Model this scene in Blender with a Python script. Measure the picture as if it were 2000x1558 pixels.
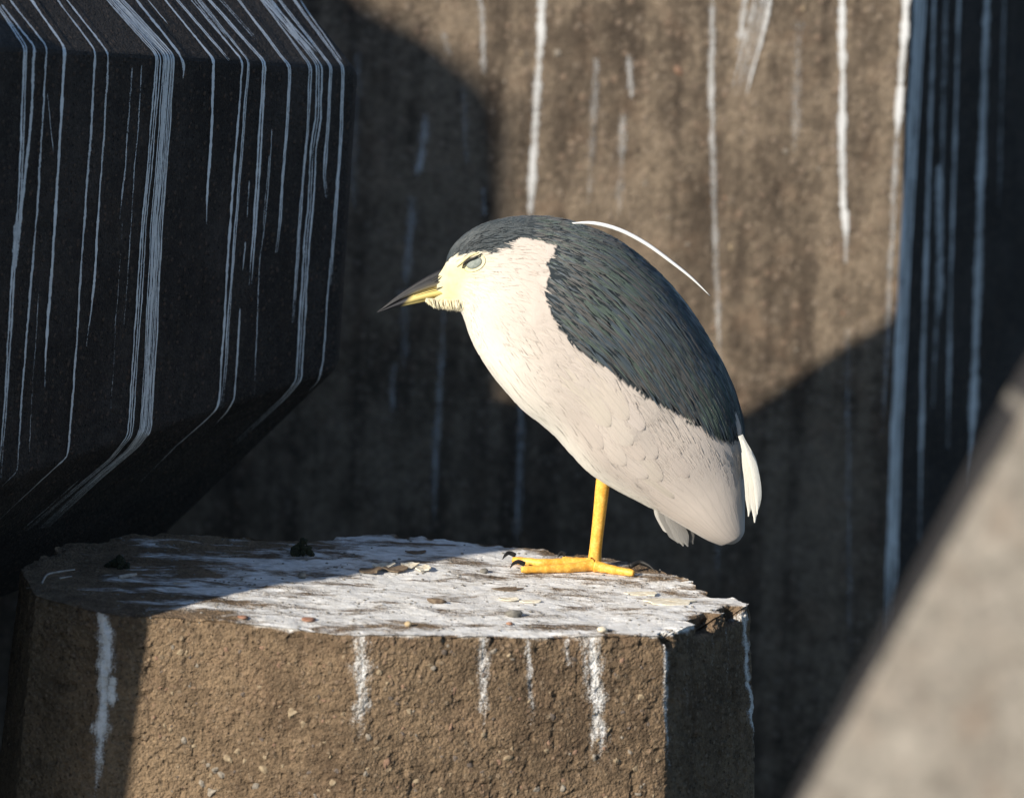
import bpy, bmesh, math, random
import numpy as np
from mathutils import Vector, Matrix
from mathutils.bvhtree import BVHTree

for o in list(bpy.data.objects):
    bpy.data.objects.remove(o)
random.seed(7)
RNG = np.random.default_rng(11)
SC = bpy.context.scene
COL = SC.collection

# ------------------------------------------------------------------ camera
W0, H0 = 2000.0, 1558.0
DIST = 12.0
MPP = 0.00065                      # metres per photograph pixel at the heron
PITCH, ROLL = math.radians(13.0), math.radians(2.5)
fwd = np.array([0, math.cos(PITCH), -math.sin(PITCH)])
r0 = np.array([1.0, 0, 0]); u0 = np.array([0, math.sin(PITCH), math.cos(PITCH)])
right = math.cos(ROLL) * r0 + math.sin(ROLL) * u0
up = -math.sin(ROLL) * r0 + math.cos(ROLL) * u0
FOOT = (1160.0, 1108.0)            # the foot stands at the world origin
TGT = -right * (FOOT[0] - W0 / 2) * MPP + up * (FOOT[1] - H0 / 2) * MPP
CAM = TGT - fwd * DIST
cd = bpy.data.cameras.new('camera'); cam = bpy.data.objects.new('camera', cd); COL.objects.link(cam)
M = Matrix(((right[0], up[0], -fwd[0], CAM[0]), (right[1], up[1], -fwd[1], CAM[1]), (right[2], up[2], -fwd[2], CAM[2]), (0, 0, 0, 1)))
cam.matrix_world = M
cd.sensor_width = 36.0; cd.lens = 36.0 * DIST / (W0 * MPP)
cd.clip_start = 0.1; cd.clip_end = 12000
cd.dof.use_dof = True; cd.dof.focus_distance = DIST - 0.06; cd.dof.aperture_fstop = 3.9
SC.camera = cam

# ------------------------------------------------------------------ light
SUN_AZ, SUN_EL = math.radians(49.0), math.radians(25.0)     # light travels right, away and down
SUND = np.array([math.sin(SUN_AZ) * math.cos(SUN_EL), math.cos(SUN_AZ) * math.cos(SUN_EL), -math.sin(SUN_EL)])
SUNH = np.array([math.sin(SUN_AZ), math.cos(SUN_AZ), 0.0])
wd = bpy.data.worlds.new('World'); SC.world = wd; wd.use_nodes = True
nt = wd.node_tree; nt.nodes.clear()
sky = nt.nodes.new('ShaderNodeTexSky'); sky.sky_type = 'NISHITA'; sky.sun_disc = False
sky.sun_elevation = SUN_EL; sky.ozone_density = 3.5; sky.dust_density = 0.4
sky.sun_rotation = math.atan2(-SUND[0], -SUND[1])
bg = nt.nodes.new('ShaderNodeBackground'); bg.inputs['Strength'].default_value = 0.085
wo = nt.nodes.new('ShaderNodeOutputWorld')
nt.links.new(sky.outputs[0], bg.inputs[0]); nt.links.new(bg.outputs[0], wo.inputs[0])
sl = bpy.data.lights.new('sun', 'SUN'); sl.energy = 4.8; sl.angle = math.radians(0.8); sl.color = (1.0, 0.93, 0.82)
so = bpy.data.objects.new('sun', sl); COL.objects.link(so)
so.rotation_euler = Vector(SUND).to_track_quat('-Z', 'Y').to_euler(); so.location = (-6, -6, 6)
SC.view_settings.view_transform = 'Standard'; SC.view_settings.look = 'None'
SC.view_settings.exposure = 0.58; SC.view_settings.gamma = 1.0; SC.view_settings.use_curve_mapping = False
SC.render.resolution_x, SC.render.resolution_y = 1024, 797

# ------------------------------------------------------------------ measuring helpers
def ray(px, py):
    d = fwd * DIST + right * (px - W0 / 2) * MPP - up * (py - H0 / 2) * MPP
    return d / np.linalg.norm(d)
def on_plane(px, py, p0, n):
    d = ray(px, py); n = np.asarray(n, float)
    return CAM + d * (np.dot(np.asarray(p0) - CAM, n) / np.dot(d, n))
def at_y(px, py, Y): return on_plane(px, py, (0, Y, 0), (0, 1, 0))
def at_z(px, py, Z): return on_plane(px, py, (0, 0, Z), (0, 0, 1))
def project(P):
    P = np.asarray(P, float) - CAM
    z = P @ fwd
    return np.stack([(P @ right) / z * DIST / MPP + W0 / 2, -(P @ up) / z * DIST / MPP + H0 / 2], -1)
def vnoise(p, seed=0):
    p = np.asarray(p, float); i = np.floor(p).astype(np.int64); f = p - i; f = f * f * (3 - 2 * f)
    def h(a, b, c):
        n = (a * 374761393 + b * 668265263 + c * 2147483647 + seed * 1274126177) & 0xffffffff
        n = ((n ^ (n >> 13)) * 1274126177) & 0xffffffff
        n = ((n ^ (n >> 15)) * 2246822519) & 0xffffffff
        return ((n ^ (n >> 16)) & 0xffff) / 65535.0
    x, y, z = i[..., 0], i[..., 1], i[..., 2]; r = 0
    for dx in (0, 1):
        for dy in (0, 1):
            for dz in (0, 1):
                w = (f[..., 0] if dx else 1 - f[..., 0]) * (f[..., 1] if dy else 1 - f[..., 1]) * (f[..., 2] if dz else 1 - f[..., 2])
                r = r + w * h(x + dx, y + dy, z + dz)
    return r
def fbm(p, seed=0, octv=3):
    a, s, r = 0.5, 1.0, 0
    for k in range(octv):
        r = r + a * (vnoise(np.asarray(p) * s, seed + k * 17) - 0.5); a *= 0.5; s *= 2.03
    return r
def smooth(a, b, x):
    t = np.clip((x - a) / (b - a), 0, 1); return t * t * (3 - 2 * t)
def inpoly(P, poly):
    x, y = P[..., 0], P[..., 1]; r = np.zeros(x.shape, bool); n = len(poly)
    for i in range(n):
        x1, y1 = poly[i]; x2, y2 = poly[(i + 1) % n]
        if y1 == y2: continue
        c = ((y1 > y) != (y2 > y)) & (x < (x2 - x1) * (y - y1) / (y2 - y1) + x1)
        r ^= c
    return r

# ------------------------------------------------------------------ object helpers
def new_obj(name, verts, faces, mat, parent=None, smooth_shade=False):
    me = bpy.data.meshes.new(name)
    me.from_pydata([tuple(map(float, v)) for v in verts], [], [tuple(int(i) for i in f) for f in faces])
    me.update()
    if smooth_shade:
        me.polygons.foreach_set('use_smooth', [True] * len(me.polygons))
    if mat: me.materials.append(mat)
    o = bpy.data.objects.new(name, me); COL.objects.link(o)
    if parent: o.parent = parent
    return o
def from_bm(name, bm, mat, parent=None, smooth_shade=False):
    me = bpy.data.meshes.new(name); bm.to_mesh(me); bm.free()
    if smooth_shade:
        me.polygons.foreach_set('use_smooth', [True] * len(me.polygons))
    me.materials.append(mat)
    o = bpy.data.objects.new(name, me); COL.objects.link(o)
    if parent: o.parent = parent
    return o
def tag(o, label, cat, group=None, kind=None):
    o['label'] = label; o['category'] = cat
    if group: o['group'] = group
    if kind: o['kind'] = kind
    return o
def point_attr(o, name, vals, typ='FLOAT_COLOR'):
    a = o.data.attributes.new(name, typ, 'POINT')
    vals = np.asarray(vals, np.float32)
    if typ == 'FLOAT_COLOR':
        if vals.shape[1] == 3: vals = np.concatenate([vals, np.ones((len(vals), 1), np.float32)], 1)
        a.data.foreach_set('color', vals.ravel())
    else:
        a.data.foreach_set('value', vals.ravel())
def bvh_of(o):
    return BVHTree.FromPolygons([v.co.copy() for v in o.data.vertices], [tuple(p.vertices) for p in o.data.polygons])

# ------------------------------------------------------------------ materials
class NB:
    def __init__(s, name):
        s.m = bpy.data.materials.new(name); s.m.use_nodes = True; s.t = s.m.node_tree; s.t.nodes.clear()
        s.out = s.n('ShaderNodeOutputMaterial')
    def n(s, typ, **kw):
        x = s.t.nodes.new(typ)
        for k, v in kw.items(): setattr(x, k, v)
        return x
    def put(s, sock, v):
        if hasattr(v, 'is_output'): s.t.links.new(v, sock)
        elif isinstance(v, (tuple, list)): sock.default_value = (*v, 1) if (len(v) == 3 and sock.type == 'RGBA') else v
        else: sock.default_value = v
    def math(s, op, a, b=0.0, clamp=False):
        x = s.n('ShaderNodeMath', operation=op); x.use_clamp = clamp
        s.put(x.inputs[0], a); s.put(x.inputs[1], b); return x.outputs[0]
    def mix(s, f, a, b, mode='MIX'):
        x = s.n('ShaderNodeMix', data_type='RGBA', blend_type=mode)
        s.put(x.inputs[0], f); s.put(x.inputs[6], a); s.put(x.inputs[7], b); return x.outputs[2]
    def ramp(s, f, lo, hi):
        x = s.n('ShaderNodeMapRange', interpolation_type='SMOOTHSTEP')
        s.put(x.inputs[0], f); x.inputs[1].default_value = lo; x.inputs[2].default_value = hi; return x.outputs[0]
    def coords(s, scale=(1, 1, 1), rot=(0, 0, 0), loc=(0, 0, 0)):
        c = s.n('ShaderNodeTexCoord'); mp = s.n('ShaderNodeMapping')
        mp.inputs['Scale'].default_value = scale; mp.inputs['Rotation'].default_value = rot; mp.inputs['Location'].default_value = loc
        s.t.links.new(c.outputs['Object'], mp.inputs[0]); return mp.outputs[0]
    def noise(s, co, scale, detail=4, rough=0.6, dist=0):
        x = s.n('ShaderNodeTexNoise'); s.put(x.inputs['Vector'], co); x.inputs['Scale'].default_value = scale
        x.inputs['Detail'].default_value = detail; x.inputs['Roughness'].default_value = rough; x.inputs['Distortion'].default_value = dist
        return x.outputs[0]
    def voro(s, co, scale, feature='F1'):
        x = s.n('ShaderNodeTexVoronoi', feature=feature); s.put(x.inputs['Vector'], co); x.inputs['Scale'].default_value = scale
        return x.outputs['Distance'], x.outputs['Color']
    def attr(s, name):
        x = s.n('ShaderNodeAttribute'); x.attribute_name = name; return x
    def bump(s, h, strength, dist=0.002, prev=None):
        x = s.n('ShaderNodeBump'); s.put(x.inputs['Height'], h); x.inputs['Strength'].default_value = strength; x.inputs['Distance'].default_value = dist
        if prev: s.t.links.new(prev, x.inputs['Normal'])
        return x.outputs[0]
    def bsdf(s, color, rough=0.85, normal=None, spec=0.3, **kw):
        x = s.n('ShaderNodeBsdfPrincipled'); s.put(x.inputs['Base Color'], color); s.put(x.inputs['Roughness'], rough)
        x.inputs['Specular IOR Level'].default_value = spec
        for k, v in kw.items(): s.put(x.inputs[k], v)
        if normal: s.t.links.new(normal, x.inputs['Normal'])
        return x.outputs[0]
    def done(s, sh):
        s.t.links.new(sh, s.out.inputs['Surface']); return s.m

def sepc(b, c):
    x = b.n('ShaderNodeSeparateColor'); b.t.links.new(c, x.inputs[0]); return x.outputs

def concrete(name, dark, light, stone, speck=0.5, rough_amt=0.6, grain=1.0, pores=0.5, guano=False, vert=0.5):
    b = NB(name); co = b.coords()
    big = b.noise(co, 5, 5, 0.6); mid = b.noise(co, 38, 5, 0.65); fine = b.noise(co, 340 * grain, 3, 0.7)
    vs = b.noise(b.coords((26, 26, 1.6)), 1.0, 4, 0.6)
    f = b.math('ADD', b.math('MULTIPLY', big, 0.9), b.math('MULTIPLY', mid, 0.6))
    f = b.math('ADD', f, b.math('MULTIPLY', vs, vert))
    f = b.ramp(f, 0.5 + 0.5 * vert, 1.0 + 0.5 * vert)
    col = b.mix(f, dark, light)
    d1, c1 = b.voro(co, 95 * grain); s1 = sepc(b, c1)
    sel = b.math('MULTIPLY', b.ramp(s1[0], 0.62, 0.7), b.ramp(d1, 0.42, 0.3))
    stone_c = b.mix(s1[1], stone, tuple(v * 0.45 for v in stone)); stone_c = b.mix(b.math('MULTIPLY', s1[2], 0.5), stone_c, (0.33, 0.19, 0.12))
    col = b.mix(b.math('MULTIPLY', sel, speck), col, stone_c)
    d2, c2 = b.voro(co, 230 * grain); s2 = sepc(b, c2)
    sel2 = b.math('MULTIPLY', b.ramp(s2[0], 0.55, 0.6), b.ramp(d2, 0.45, 0.25))
    col = b.mix(b.math('MULTIPLY', sel2, speck * 0.7), col, b.mix(s2[1], tuple(v * 0.3 for v in dark), stone))
    d3, c3 = b.voro(co, 130 * grain); s3 = sepc(b, c3)
    pit = b.math('MULTIPLY', b.ramp(s3[0], 0.8, 0.84), b.ramp(d3, 0.34, 0.1))
    col = b.mix(b.math('MULTIPLY', pit, 0.55 * pores), col, tuple(v * 0.3 for v in dark))
    col = b.mix(b.math('MULTIPLY', fine, 0.55), col, tuple(v * 0.55 for v in dark))
    grit = b.noise(co, 620 * grain, 2, 0.6)
    h = b.math('ADD', b.math('ADD', b.math('MULTIPLY', fine, 0.45), b.math('MULTIPLY', grit, 0.35)), b.math('MULTIPLY', mid, 0.6))
    h = b.math('SUBTRACT', h, b.math('MULTIPLY', d2, 0.55)); h = b.math('SUBTRACT', h, b.math('MULTIPLY', d1, 0.30))
    vv = b.n('ShaderNodeHueSaturation'); b.put(vv.inputs['Value'], b.math('ADD', 0.72, b.math('ADD', b.math('MULTIPLY', s2[1], 0.36), b.math('MULTIPLY', s1[1], 0.28)))); b.put(vv.inputs['Color'], col); col = vv.outputs[0]
    h = b.math('SUBTRACT', h, b.math('MULTIPLY', b.math('MULTIPLY', b.ramp(s2[2], 0.6, 0.65), b.ramp(d2, 0.4, 0.1)), 0.7 * pores))
    warm = b.ramp(b.noise(co, 17, 4, 0.6), 0.5, 0.75)
    col = b.mix(b.math('MULTIPLY', warm, 0.35), col, b.mix(0.5, col, tuple(min(1, light[0] * q) for q in (1.15, 0.72, 0.45))))
    h = b.math('ADD', h, b.math('MULTIPLY', sel, 0.35))
    h = b.math('SUBTRACT', h, b.math('MULTIPLY', pit, 1.2 * pores))
    nrm = None
    rg = 0.88
    if guano:
        a3 = sepc(b, b.attr('guano').outputs['Color']); a = a3[0]
        st = b.noise(b.coords((9, 25, 20), (0, 0, math.radians(22))), 1.0, 6, 0.62, 0.6)
        st2 = b.noise(b.coords((60, 120, 60), (0, 0, math.radians(22))), 1.0, 4, 0.7)
        v = b.math('ADD', a, b.math('ADD', b.math('MULTIPLY', b.math('SUBTRACT', st, 0.5), 2.6), b.math('MULTIPLY', b.math('SUBTRACT', st2, 0.5), 0.7)))
        g = b.ramp(v, 0.2, 0.72)
        rn = b.noise(b.coords((150, 150, 22)), 1.0, 5, 0.7); rn2 = b.noise(co, 420, 3, 0.7)
        rv = b.math('ADD', b.math('MULTIPLY', a3[1], 1.25), b.math('ADD', b.math('MULTIPLY', b.math('SUBTRACT', rn, 0.5), 1.3), b.math('MULTIPLY', b.math('SUBTRACT', rn2, 0.5), 1.5)))
        rg_ = b.math('MULTIPLY', b.ramp(rv, 0.25, 0.95), b.ramp(a3[1], 0.02, 0.2))
        g = b.math('MAXIMUM', g, rg_)
        wc = b.mix(b.ramp(st2, 0.35, 0.7), (0.62, 0.60, 0.56), (0.82, 0.81, 0.79))
        wc = b.mix(b.math('MULTIPLY', b.ramp(mid, 0.5, 0.75), 0.35), wc, (0.45, 0.38, 0.30))
        col = b.mix(b.math('MULTIPLY', g, 0.94), col, wc)
        h = b.math('MULTIPLY', h, b.math('SUBTRACT', 1.0, b.math('MULTIPLY', g, 0.82)))
        nrm = b.bump(h, rough_amt, 0.0035)
        nrm = b.bump(st2, 0.25, 0.0015, nrm)
    if nrm is None: nrm = b.bump(h, rough_amt, 0.0035)
    return b.done(b.bsdf(col, rg, nrm, 0.25))

MAT_PLAT = concrete('pitted_brown_concrete', (0.105, 0.070, 0.042), (0.27, 0.188, 0.113), (0.36, 0.28, 0.19), 0.7, 1.0, 1.25, 0.9, True, 0.3)
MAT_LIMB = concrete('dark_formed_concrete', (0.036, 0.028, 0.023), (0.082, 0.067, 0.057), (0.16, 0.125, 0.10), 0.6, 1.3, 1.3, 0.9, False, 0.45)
MAT_WALL = concrete('stained_wall_concrete', (0.075, 0.056, 0.040), (0.26, 0.20, 0.14), (0.38, 0.31, 0.24), 0.5, 0.6, 0.75, 0.6, False, 1.0)
MAT_FORE = concrete('pale_grey_concrete', (0.15, 0.132, 0.108), (0.30, 0.268, 0.225), (0.42, 0.38, 0.34), 0.4, 0.5, 0.8, 0.5, False, 0.3)
MAT_FORE_SHADE = concrete('painted_shade_concrete', (0.02, 0.018, 0.017), (0.045, 0.04, 0.037), (0.06, 0.05, 0.05), 0.3, 0.5, 0.8, 0.5, False, 0.3)  # near-black colour stands in for shade on the foreground leg's sides

def make_guano():
    b = NB('white_dropping_streak')
    a = sepc(b, b.attr('streak').outputs['Color'])
    ac = b.math('ABSOLUTE', b.math('SUBTRACT', b.math('MULTIPLY', a[0], 2.0), 1.0)); st = a[1]
    n1 = b.noise(b.coords((420, 420, 55)), 1.0, 3, 0.65); n2 = b.noise(b.coords((900, 900, 500)), 1.0, 2, 0.6)
    n3 = b.noise(b.coords((40, 40, 14)), 1.0, 3, 0.6)
    v = b.math('SUBTRACT', b.math('MULTIPLY', st, 1.15), b.math('MULTIPLY', b.math('POWER', ac, 2.2), 0.75))
    v = b.math('ADD', v, b.math('MULTIPLY', b.math('SUBTRACT', n1, 0.5), 1.5))
    v = b.math('ADD', v, b.math('MULTIPLY', b.math('SUBTRACT', n2, 0.5), 1.7))
    v = b.math('ADD', v, b.math('MULTIPLY', b.math('SUBTRACT', n3, 0.5), 0.8))
    hard = b.math('MULTIPLY', b.ramp(v, 0.12, 0.5), b.math('ADD', 0.5, b.math('MULTIPLY', st, 0.5)), True)
    soft = b.math('MULTIPLY', b.math('MULTIPLY', b.ramp(v, -0.15, 1.05), b.math('SUBTRACT', 1.0, b.math('POWER', ac, 2.5))), b.math('ADD', 0.25, b.math('MULTIPLY', st, 0.75)), True)
    mxa = b.n('ShaderNodeMix', data_type='FLOAT'); b.put(mxa.inputs[0], a[2]); b.put(mxa.inputs[2], hard); b.put(mxa.inputs[3], soft); al = mxa.outputs[0]
    col = b.mix(n3, (0.70, 0.69, 0.66), (0.86, 0.86, 0.85))
    sh = b.bsdf(col, 0.8, b.bump(n2, 0.4, 0.001), 0.3)
    tr = b.n('ShaderNodeBsdfTransparent'); mx = b.n('ShaderNodeMixShader')
    b.put(mx.inputs[0], al); b.t.links.new(tr.outputs[0], mx.inputs[1]); b.t.links.new(sh, mx.inputs[2])
    return b.done(mx.outputs[0])
MAT_GUANO = make_guano()

def simple(name, c1, c2, scale=60, rough=0.8, bump=0.4, spec=0.3, **kw):
    b = NB(name); co = b.coords(); n = b.noise(co, scale, 5, 0.65)
    return b.done(b.bsdf(b.mix(b.ramp(n, 0.3, 0.7), c1, c2), rough, b.bump(n, bump, 0.002), spec, **kw))

# ------------------------------------------------------------------ sea far below
def make_sea():
    b = NB('dark_sea_water'); co = b.coords(); n = b.noise(co, 1.2, 6, 0.6)
    m = b.done(b.bsdf((0.012, 0.022, 0.03), 0.12, b.bump(n, 0.6, 0.08), 0.5))
    S = 4000
    o = new_obj('sea_water', [(-S, -S, -2.3), (S, -S, -2.3), (S, S, -2.3), (-S, S, -2.3)], [(0, 1, 2, 3)], m)
    o['kind'] = 'structure'
make_sea()

# ------------------------------------------------------------------ streaks of droppings laid on a surface
def resample(pts, step):
    pts = np.asarray(pts, float); out = []
    d = np.r_[0, np.cumsum(np.linalg.norm(np.diff(pts, axis=0), axis=1))]
    # rounded corners: average of linear interpolations at three offsets
    n = max(3, int(d[-1] / step)); t = np.linspace(0, d[-1], n); r = 0
    for k, w in ((-9, .25), (0, .5), (9, .25)):
        tt = np.clip(t + k, 0, d[-1]); r = r + w * np.stack([np.interp(tt, d, pts[:, 0]), np.interp(tt, d, pts[:, 1])], -1)
    return r, t / d[-1]
def streak(parent, bvh, pts, w, st, threads=1, wf=1.0, taper=None, soft=0.0, seed=[0]):
    seed[0] += 1; rs = np.random.default_rng(seed[0] + 100)
    pp, tt = resample(pts, 5.0); C, N, T = [], [], []
    for (x, y), t in zip(pp, tt):
        d = ray(x, y); h = bvh.ray_cast(Vector(CAM), Vector(d))
        if h[0] is None: continue
        C.append(np.array(h[0])); N.append(np.array(h[1])); T.append(t)
    if len(C) < 3: return
    C, N, T = np.array(C), np.array(N), np.array(T)
    tg = np.gradient(C, axis=0); tg /= np.linalg.norm(tg, axis=1)[:, None] + 1e-9
    X = np.cross(N, tg); X /= np.linalg.norm(X, axis=1)[:, None] + 1e-9
    V, F, A = [], [], []; n = len(C)
    for k in range(threads):
        off = 0.0 if threads == 1 else (k / (threads - 1) - 0.5) * (1.0 if threads == 2 else 1.6)
        wk = w * MPP * wf * (1.0 if threads == 1 else (0.42 if threads == 2 else 0.05 + 0.10 * rs.random() if threads > 4 else 0.12 + 0.16 * rs.random()) * (1 + 0.6 * soft))
        q = np.c_[T * n * 0.10, np.full(n, k * 7.3), np.full(n, seed[0] * 3.1)]
        lat = off * w * MPP * wf * 0.5 + (vnoise(q, 1) - 0.5) * 3.4 * MPP + (vnoise(q * 5, 4) - 0.5) * 1.6 * MPP
        ww = wk * 0.5 * (0.45 + 0.6 * vnoise(q * 2.2, 2) + 0.65 * vnoise(q * 9, 5))
        if taper: ww = ww * np.interp(T, [0, 1], taper)
        ss = st * (0.75 + 0.5 * vnoise(q * 0.7, 3)) * smooth(0, 0.02, T + 0.01) * (1 - 0.6 * smooth(0.85, 1.0, T)) * (1.0 if threads == 1 else 0.75 + 0.4 * rs.random())
        ww = ww * (1 - 0.5 * smooth(0.8, 1.0, T))
        base = len(V)
        lift = (0.0012 + 0.0003 * k)
        for i in range(n):
            c = C[i] + N[i] * lift + X[i] * lat[i]
            V.append(c - X[i] * ww[i]); A.append((0, ss[i], soft)); V.append(c + X[i] * ww[i]); A.append((1, ss[i], soft))
            if i: a = base + 2 * i; F.append((a - 2, a - 1, a + 1, a))
    o = new_obj('dropping_streak', V, F, MAT_GUANO, parent)
    point_attr(o, 'streak', np.clip(A, 0, 1))
    return o

# ------------------------------------------------------------------ the flat block the heron stands on
TOP_PX = [(205, 1197), (400, 1211), (700, 1240), (1000, 1243), (1300, 1243), (1380, 1212), (1465, 1181), (1405, 1150), (1335, 1130), (1270, 1110), (1225, 1096),
          (1100, 1077), (990, 1064), (860, 1053), (740, 1043), (650, 1050), (560, 1055), (420, 1044), (250, 1045), (120, 1065), (40, 1110), (70, 1165)]
RUNS = [
    ([(200, 1199), (207, 1270), (199, 1400), (186, 1575)], 24, .85, 3), ([(221, 1325), (219, 1360), (222, 1388)], 13, .95, 1),
    ([(706, 1240), (710, 1330), (702, 1420), (697, 1475)], 32, .52, 2), ([(945, 1243), (944, 1330), (948, 1440)], 17, .55, 2),
    ([(1032, 1246), (1034, 1320), (1040, 1440)], 13, .45, 1), ([(1106, 1245), (1112, 1318)], 13, .4, 1),
    ([(1158, 1243), (1160, 1330), (1168, 1400), (1172, 1520)], 30, .6, 3), ([(1140, 1245), (1148, 1375)], 14, .45, 1),
    ([(1299, 1250), (1301, 1400), (1308, 1530)], 9, .55, 1), ([(1453, 1196), (1458, 1300), (1468, 1400), (1478, 1492)], 10, .7, 1),
    ([(1390, 1240), (1394, 1330)], 6, .3, 1), ([(1340, 1250), (1343, 1430)], 6, .25, 1), ([(1420, 1225), (1424, 1400)], 6, .25, 1)]
def make_platform():
    poly = np.array([at_z(x, y, 0) for x, y in TOP_PX])[:, :2]
    cl = np.vstack([poly, poly[:1]]); d = np.r_[0, np.cumsum(np.linalg.norm(np.diff(cl, axis=0), axis=1))]
    n = int(d[-1] / 0.0021); t = np.linspace(0, d[-1], n, endpoint=False)
    ring = np.stack([np.interp(t, d, cl[:, 0]), np.interp(t, d, cl[:, 1])], -1)
    c = np.array([ring[:, 0].mean(), ring[:, 1].mean()])
    pv = np.roll(ring, -6, 0) - np.roll(ring, 6, 0); out = np.stack([pv[:, 1], -pv[:, 0]], -1); out /= np.linalg.norm(out, axis=1)[:, None]
    area = np.sum(poly[:, 0] * np.roll(poly[:, 1], -1) - np.roll(poly[:, 0], -1) * poly[:, 1])
    if area < 0: out = -out
    rows = []
    for f in 1 - np.linspace(1, 0, 90) ** 1.0 * 0.985:                     # top, centre to rim
        rows.append(np.c_[c + (ring - c) * f, np.zeros(n)])
    zs = [-0.0012, -0.003, -0.0055] + list(-np.arange(0.009, 0.245, 0.0022)) + [-0.3, -0.36, -0.45, -0.6, -0.9, -1.4, -2.5]
    for z in zs:
        e = min(1.0, -z / 0.006); rnd = 0.004 * (1 - (1 - e) ** 2)
        rows.append(np.c_[ring + out * (rnd - 0.004 + 0.075 * -z), np.full(n, z)])
    P = np.array(rows); nr = len(rows); flat = P.reshape(-1, 3).copy()
    O3 = np.c_[out, np.zeros(n)]
    # rough cast face, pits and a chipped rim
    side = (flat[:, 2] < -1e-5).astype(float)
    depth = -flat[:, 2]
    nrm = np.tile(O3, (nr, 1)); topw = 1 - side
    px = project(flat)
    dv = fbm(flat * 30, 3, 3) * 0.0045 + fbm(flat * 150, 5, 3) * 0.0020 + fbm(flat * 330, 7, 2) * 0.0034
    pit = smooth(0.70, 0.84, vnoise(flat * 120, 31)) * 0.0016 + smooth(0.72, 0.85, vnoise(flat * 70, 33)) * 0.0022
    flat += nrm * ((dv - pit) * np.clip(depth / 0.006, 0.15, 1) * side)[:, None]
    rimd = np.where(side > 0, depth, 0) * 1.0
    fr = np.repeat(1 - np.linspace(1, 0, 90) * 0.985, n); inner = np.concatenate([(1 - fr) * 0.35, np.zeros((nr - 90) * n)])
    rim = np.exp(-((rimd + inner) / 0.012) ** 2)
    chipn = fbm(flat * np.array([28, 28, 10]), 51, 4)
    rightness = smooth(1230, 1330, px[:, 0]) * 1.5 + 0.4
    chip = smooth(0.02, 0.2, chipn) * 0.014 * rightness * rim
    flat += -nrm * chip[:, None] * 0.8; flat[:, 2] -= chip * 0.7
    jag = fbm(flat * 90, 61, 3) * 0.006 * rim
    flat += nrm * jag[:, None]; flat[:, 2] += jag * 0.7
    und = (fbm(flat * 9, 71, 2) * 0.010 + fbm(flat * 45, 73, 3) * 0.0035) * topw
    near = np.exp(-((flat[:, 0] + 0.03) ** 2 / 0.1 ** 2 + flat[:, 1] ** 2 / 0.035 ** 2))
    flat[:, 2] += und * (1 - 0.9 * near)
    idx = np.arange(nr * n).reshape(nr, n)
    a = idx[:-1]; b_ = np.roll(idx, -1, 1)[:-1]; cc = np.roll(idx, -1, 1)[1:]; dd = idx[1:]
    F = np.stack([a, b_, cc, dd], -1).reshape(-1, 4)
    if area > 0: F = F[:, ::-1]
    F = F.tolist(); cv = flat[:n].mean(0); V = np.vstack([flat, cv]); ci = len(V) - 1
    for i in range(n):
        j = (i + 1) % n; F.append((ci, i, j) if area > 0 else (ci, j, i))
    o = new_obj('breakwater_block', V, F, MAT_PLAT)
    x, y = px[:, 0], px[:, 1]
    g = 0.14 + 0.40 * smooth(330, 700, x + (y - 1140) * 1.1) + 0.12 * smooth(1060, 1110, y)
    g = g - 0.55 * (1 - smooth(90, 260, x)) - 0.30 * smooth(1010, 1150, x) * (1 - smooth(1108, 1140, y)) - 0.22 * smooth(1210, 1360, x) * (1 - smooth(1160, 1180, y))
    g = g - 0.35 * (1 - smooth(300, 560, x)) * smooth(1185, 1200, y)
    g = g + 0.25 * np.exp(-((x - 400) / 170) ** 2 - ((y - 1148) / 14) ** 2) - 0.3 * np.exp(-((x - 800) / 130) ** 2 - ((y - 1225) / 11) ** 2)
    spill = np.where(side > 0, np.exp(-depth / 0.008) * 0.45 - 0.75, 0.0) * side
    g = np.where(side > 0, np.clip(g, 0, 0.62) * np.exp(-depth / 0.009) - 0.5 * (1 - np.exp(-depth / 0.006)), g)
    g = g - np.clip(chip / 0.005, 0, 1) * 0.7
    run = np.zeros(len(x))
    for pts, w, st, th in RUNS:
        pa = np.array(pts, float); xc = np.interp(y, pa[:, 1], pa[:, 0]) + fbm(np.c_[y * 0.03, np.full(len(y), pa[0, 0]), y * 0], 3, 3) * 12
        f = smooth(pa[0, 1] - 12, pa[0, 1] + 4, y) * (1 - smooth(pa[0, 1] + (pa[-1, 1] - pa[0, 1]) * .55, pa[-1, 1], y) * .8) * (y < pa[-1, 1] + 6)
        face = (x < 1297) if pa[0, 0] < 1297 else (x > 1294)
        wv = w * (0.40 + 0.5 * vnoise(np.c_[y * .05, np.full(len(y), pa[0, 0]), y * 0], 9))
        run = np.maximum(run, st * f * np.exp(-((x - xc) / wv) ** 2) * face)
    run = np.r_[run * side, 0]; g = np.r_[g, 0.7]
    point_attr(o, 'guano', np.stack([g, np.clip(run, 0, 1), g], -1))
    return o
PLAT = tag(make_platform(), 'flat topped brown concrete block splashed with droppings, the heron standing on it', 'concrete block')
PB = bvh_of(PLAT)
def lump(name, center, size, mat, parent=None, sub=2, rough=0.25, rot=None, seed=0, sm=True):
    bm = bmesh.new(); bmesh.ops.create_icosphere(bm, subdivisions=sub, radius=1.0)
    rs = random.Random(seed); off = np.array([rs.random() * 50 for _ in range(3)])
    R = rot or Matrix.Rotation(rs.random() * 6.28, 3, 'Z')
    for v in bm.verts:
        p = np.array(v.co); k = 1 + rough * 2 * fbm((p * 1.6 + off)[None], seed, 3)[0]
        q = R @ Vector((p[0] * k * size[0], p[1] * k * size[1], p[2] * k * size[2]))
        v.co = Vector(center) + q
    return from_bm(name, bm, mat, parent, sm)
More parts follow.
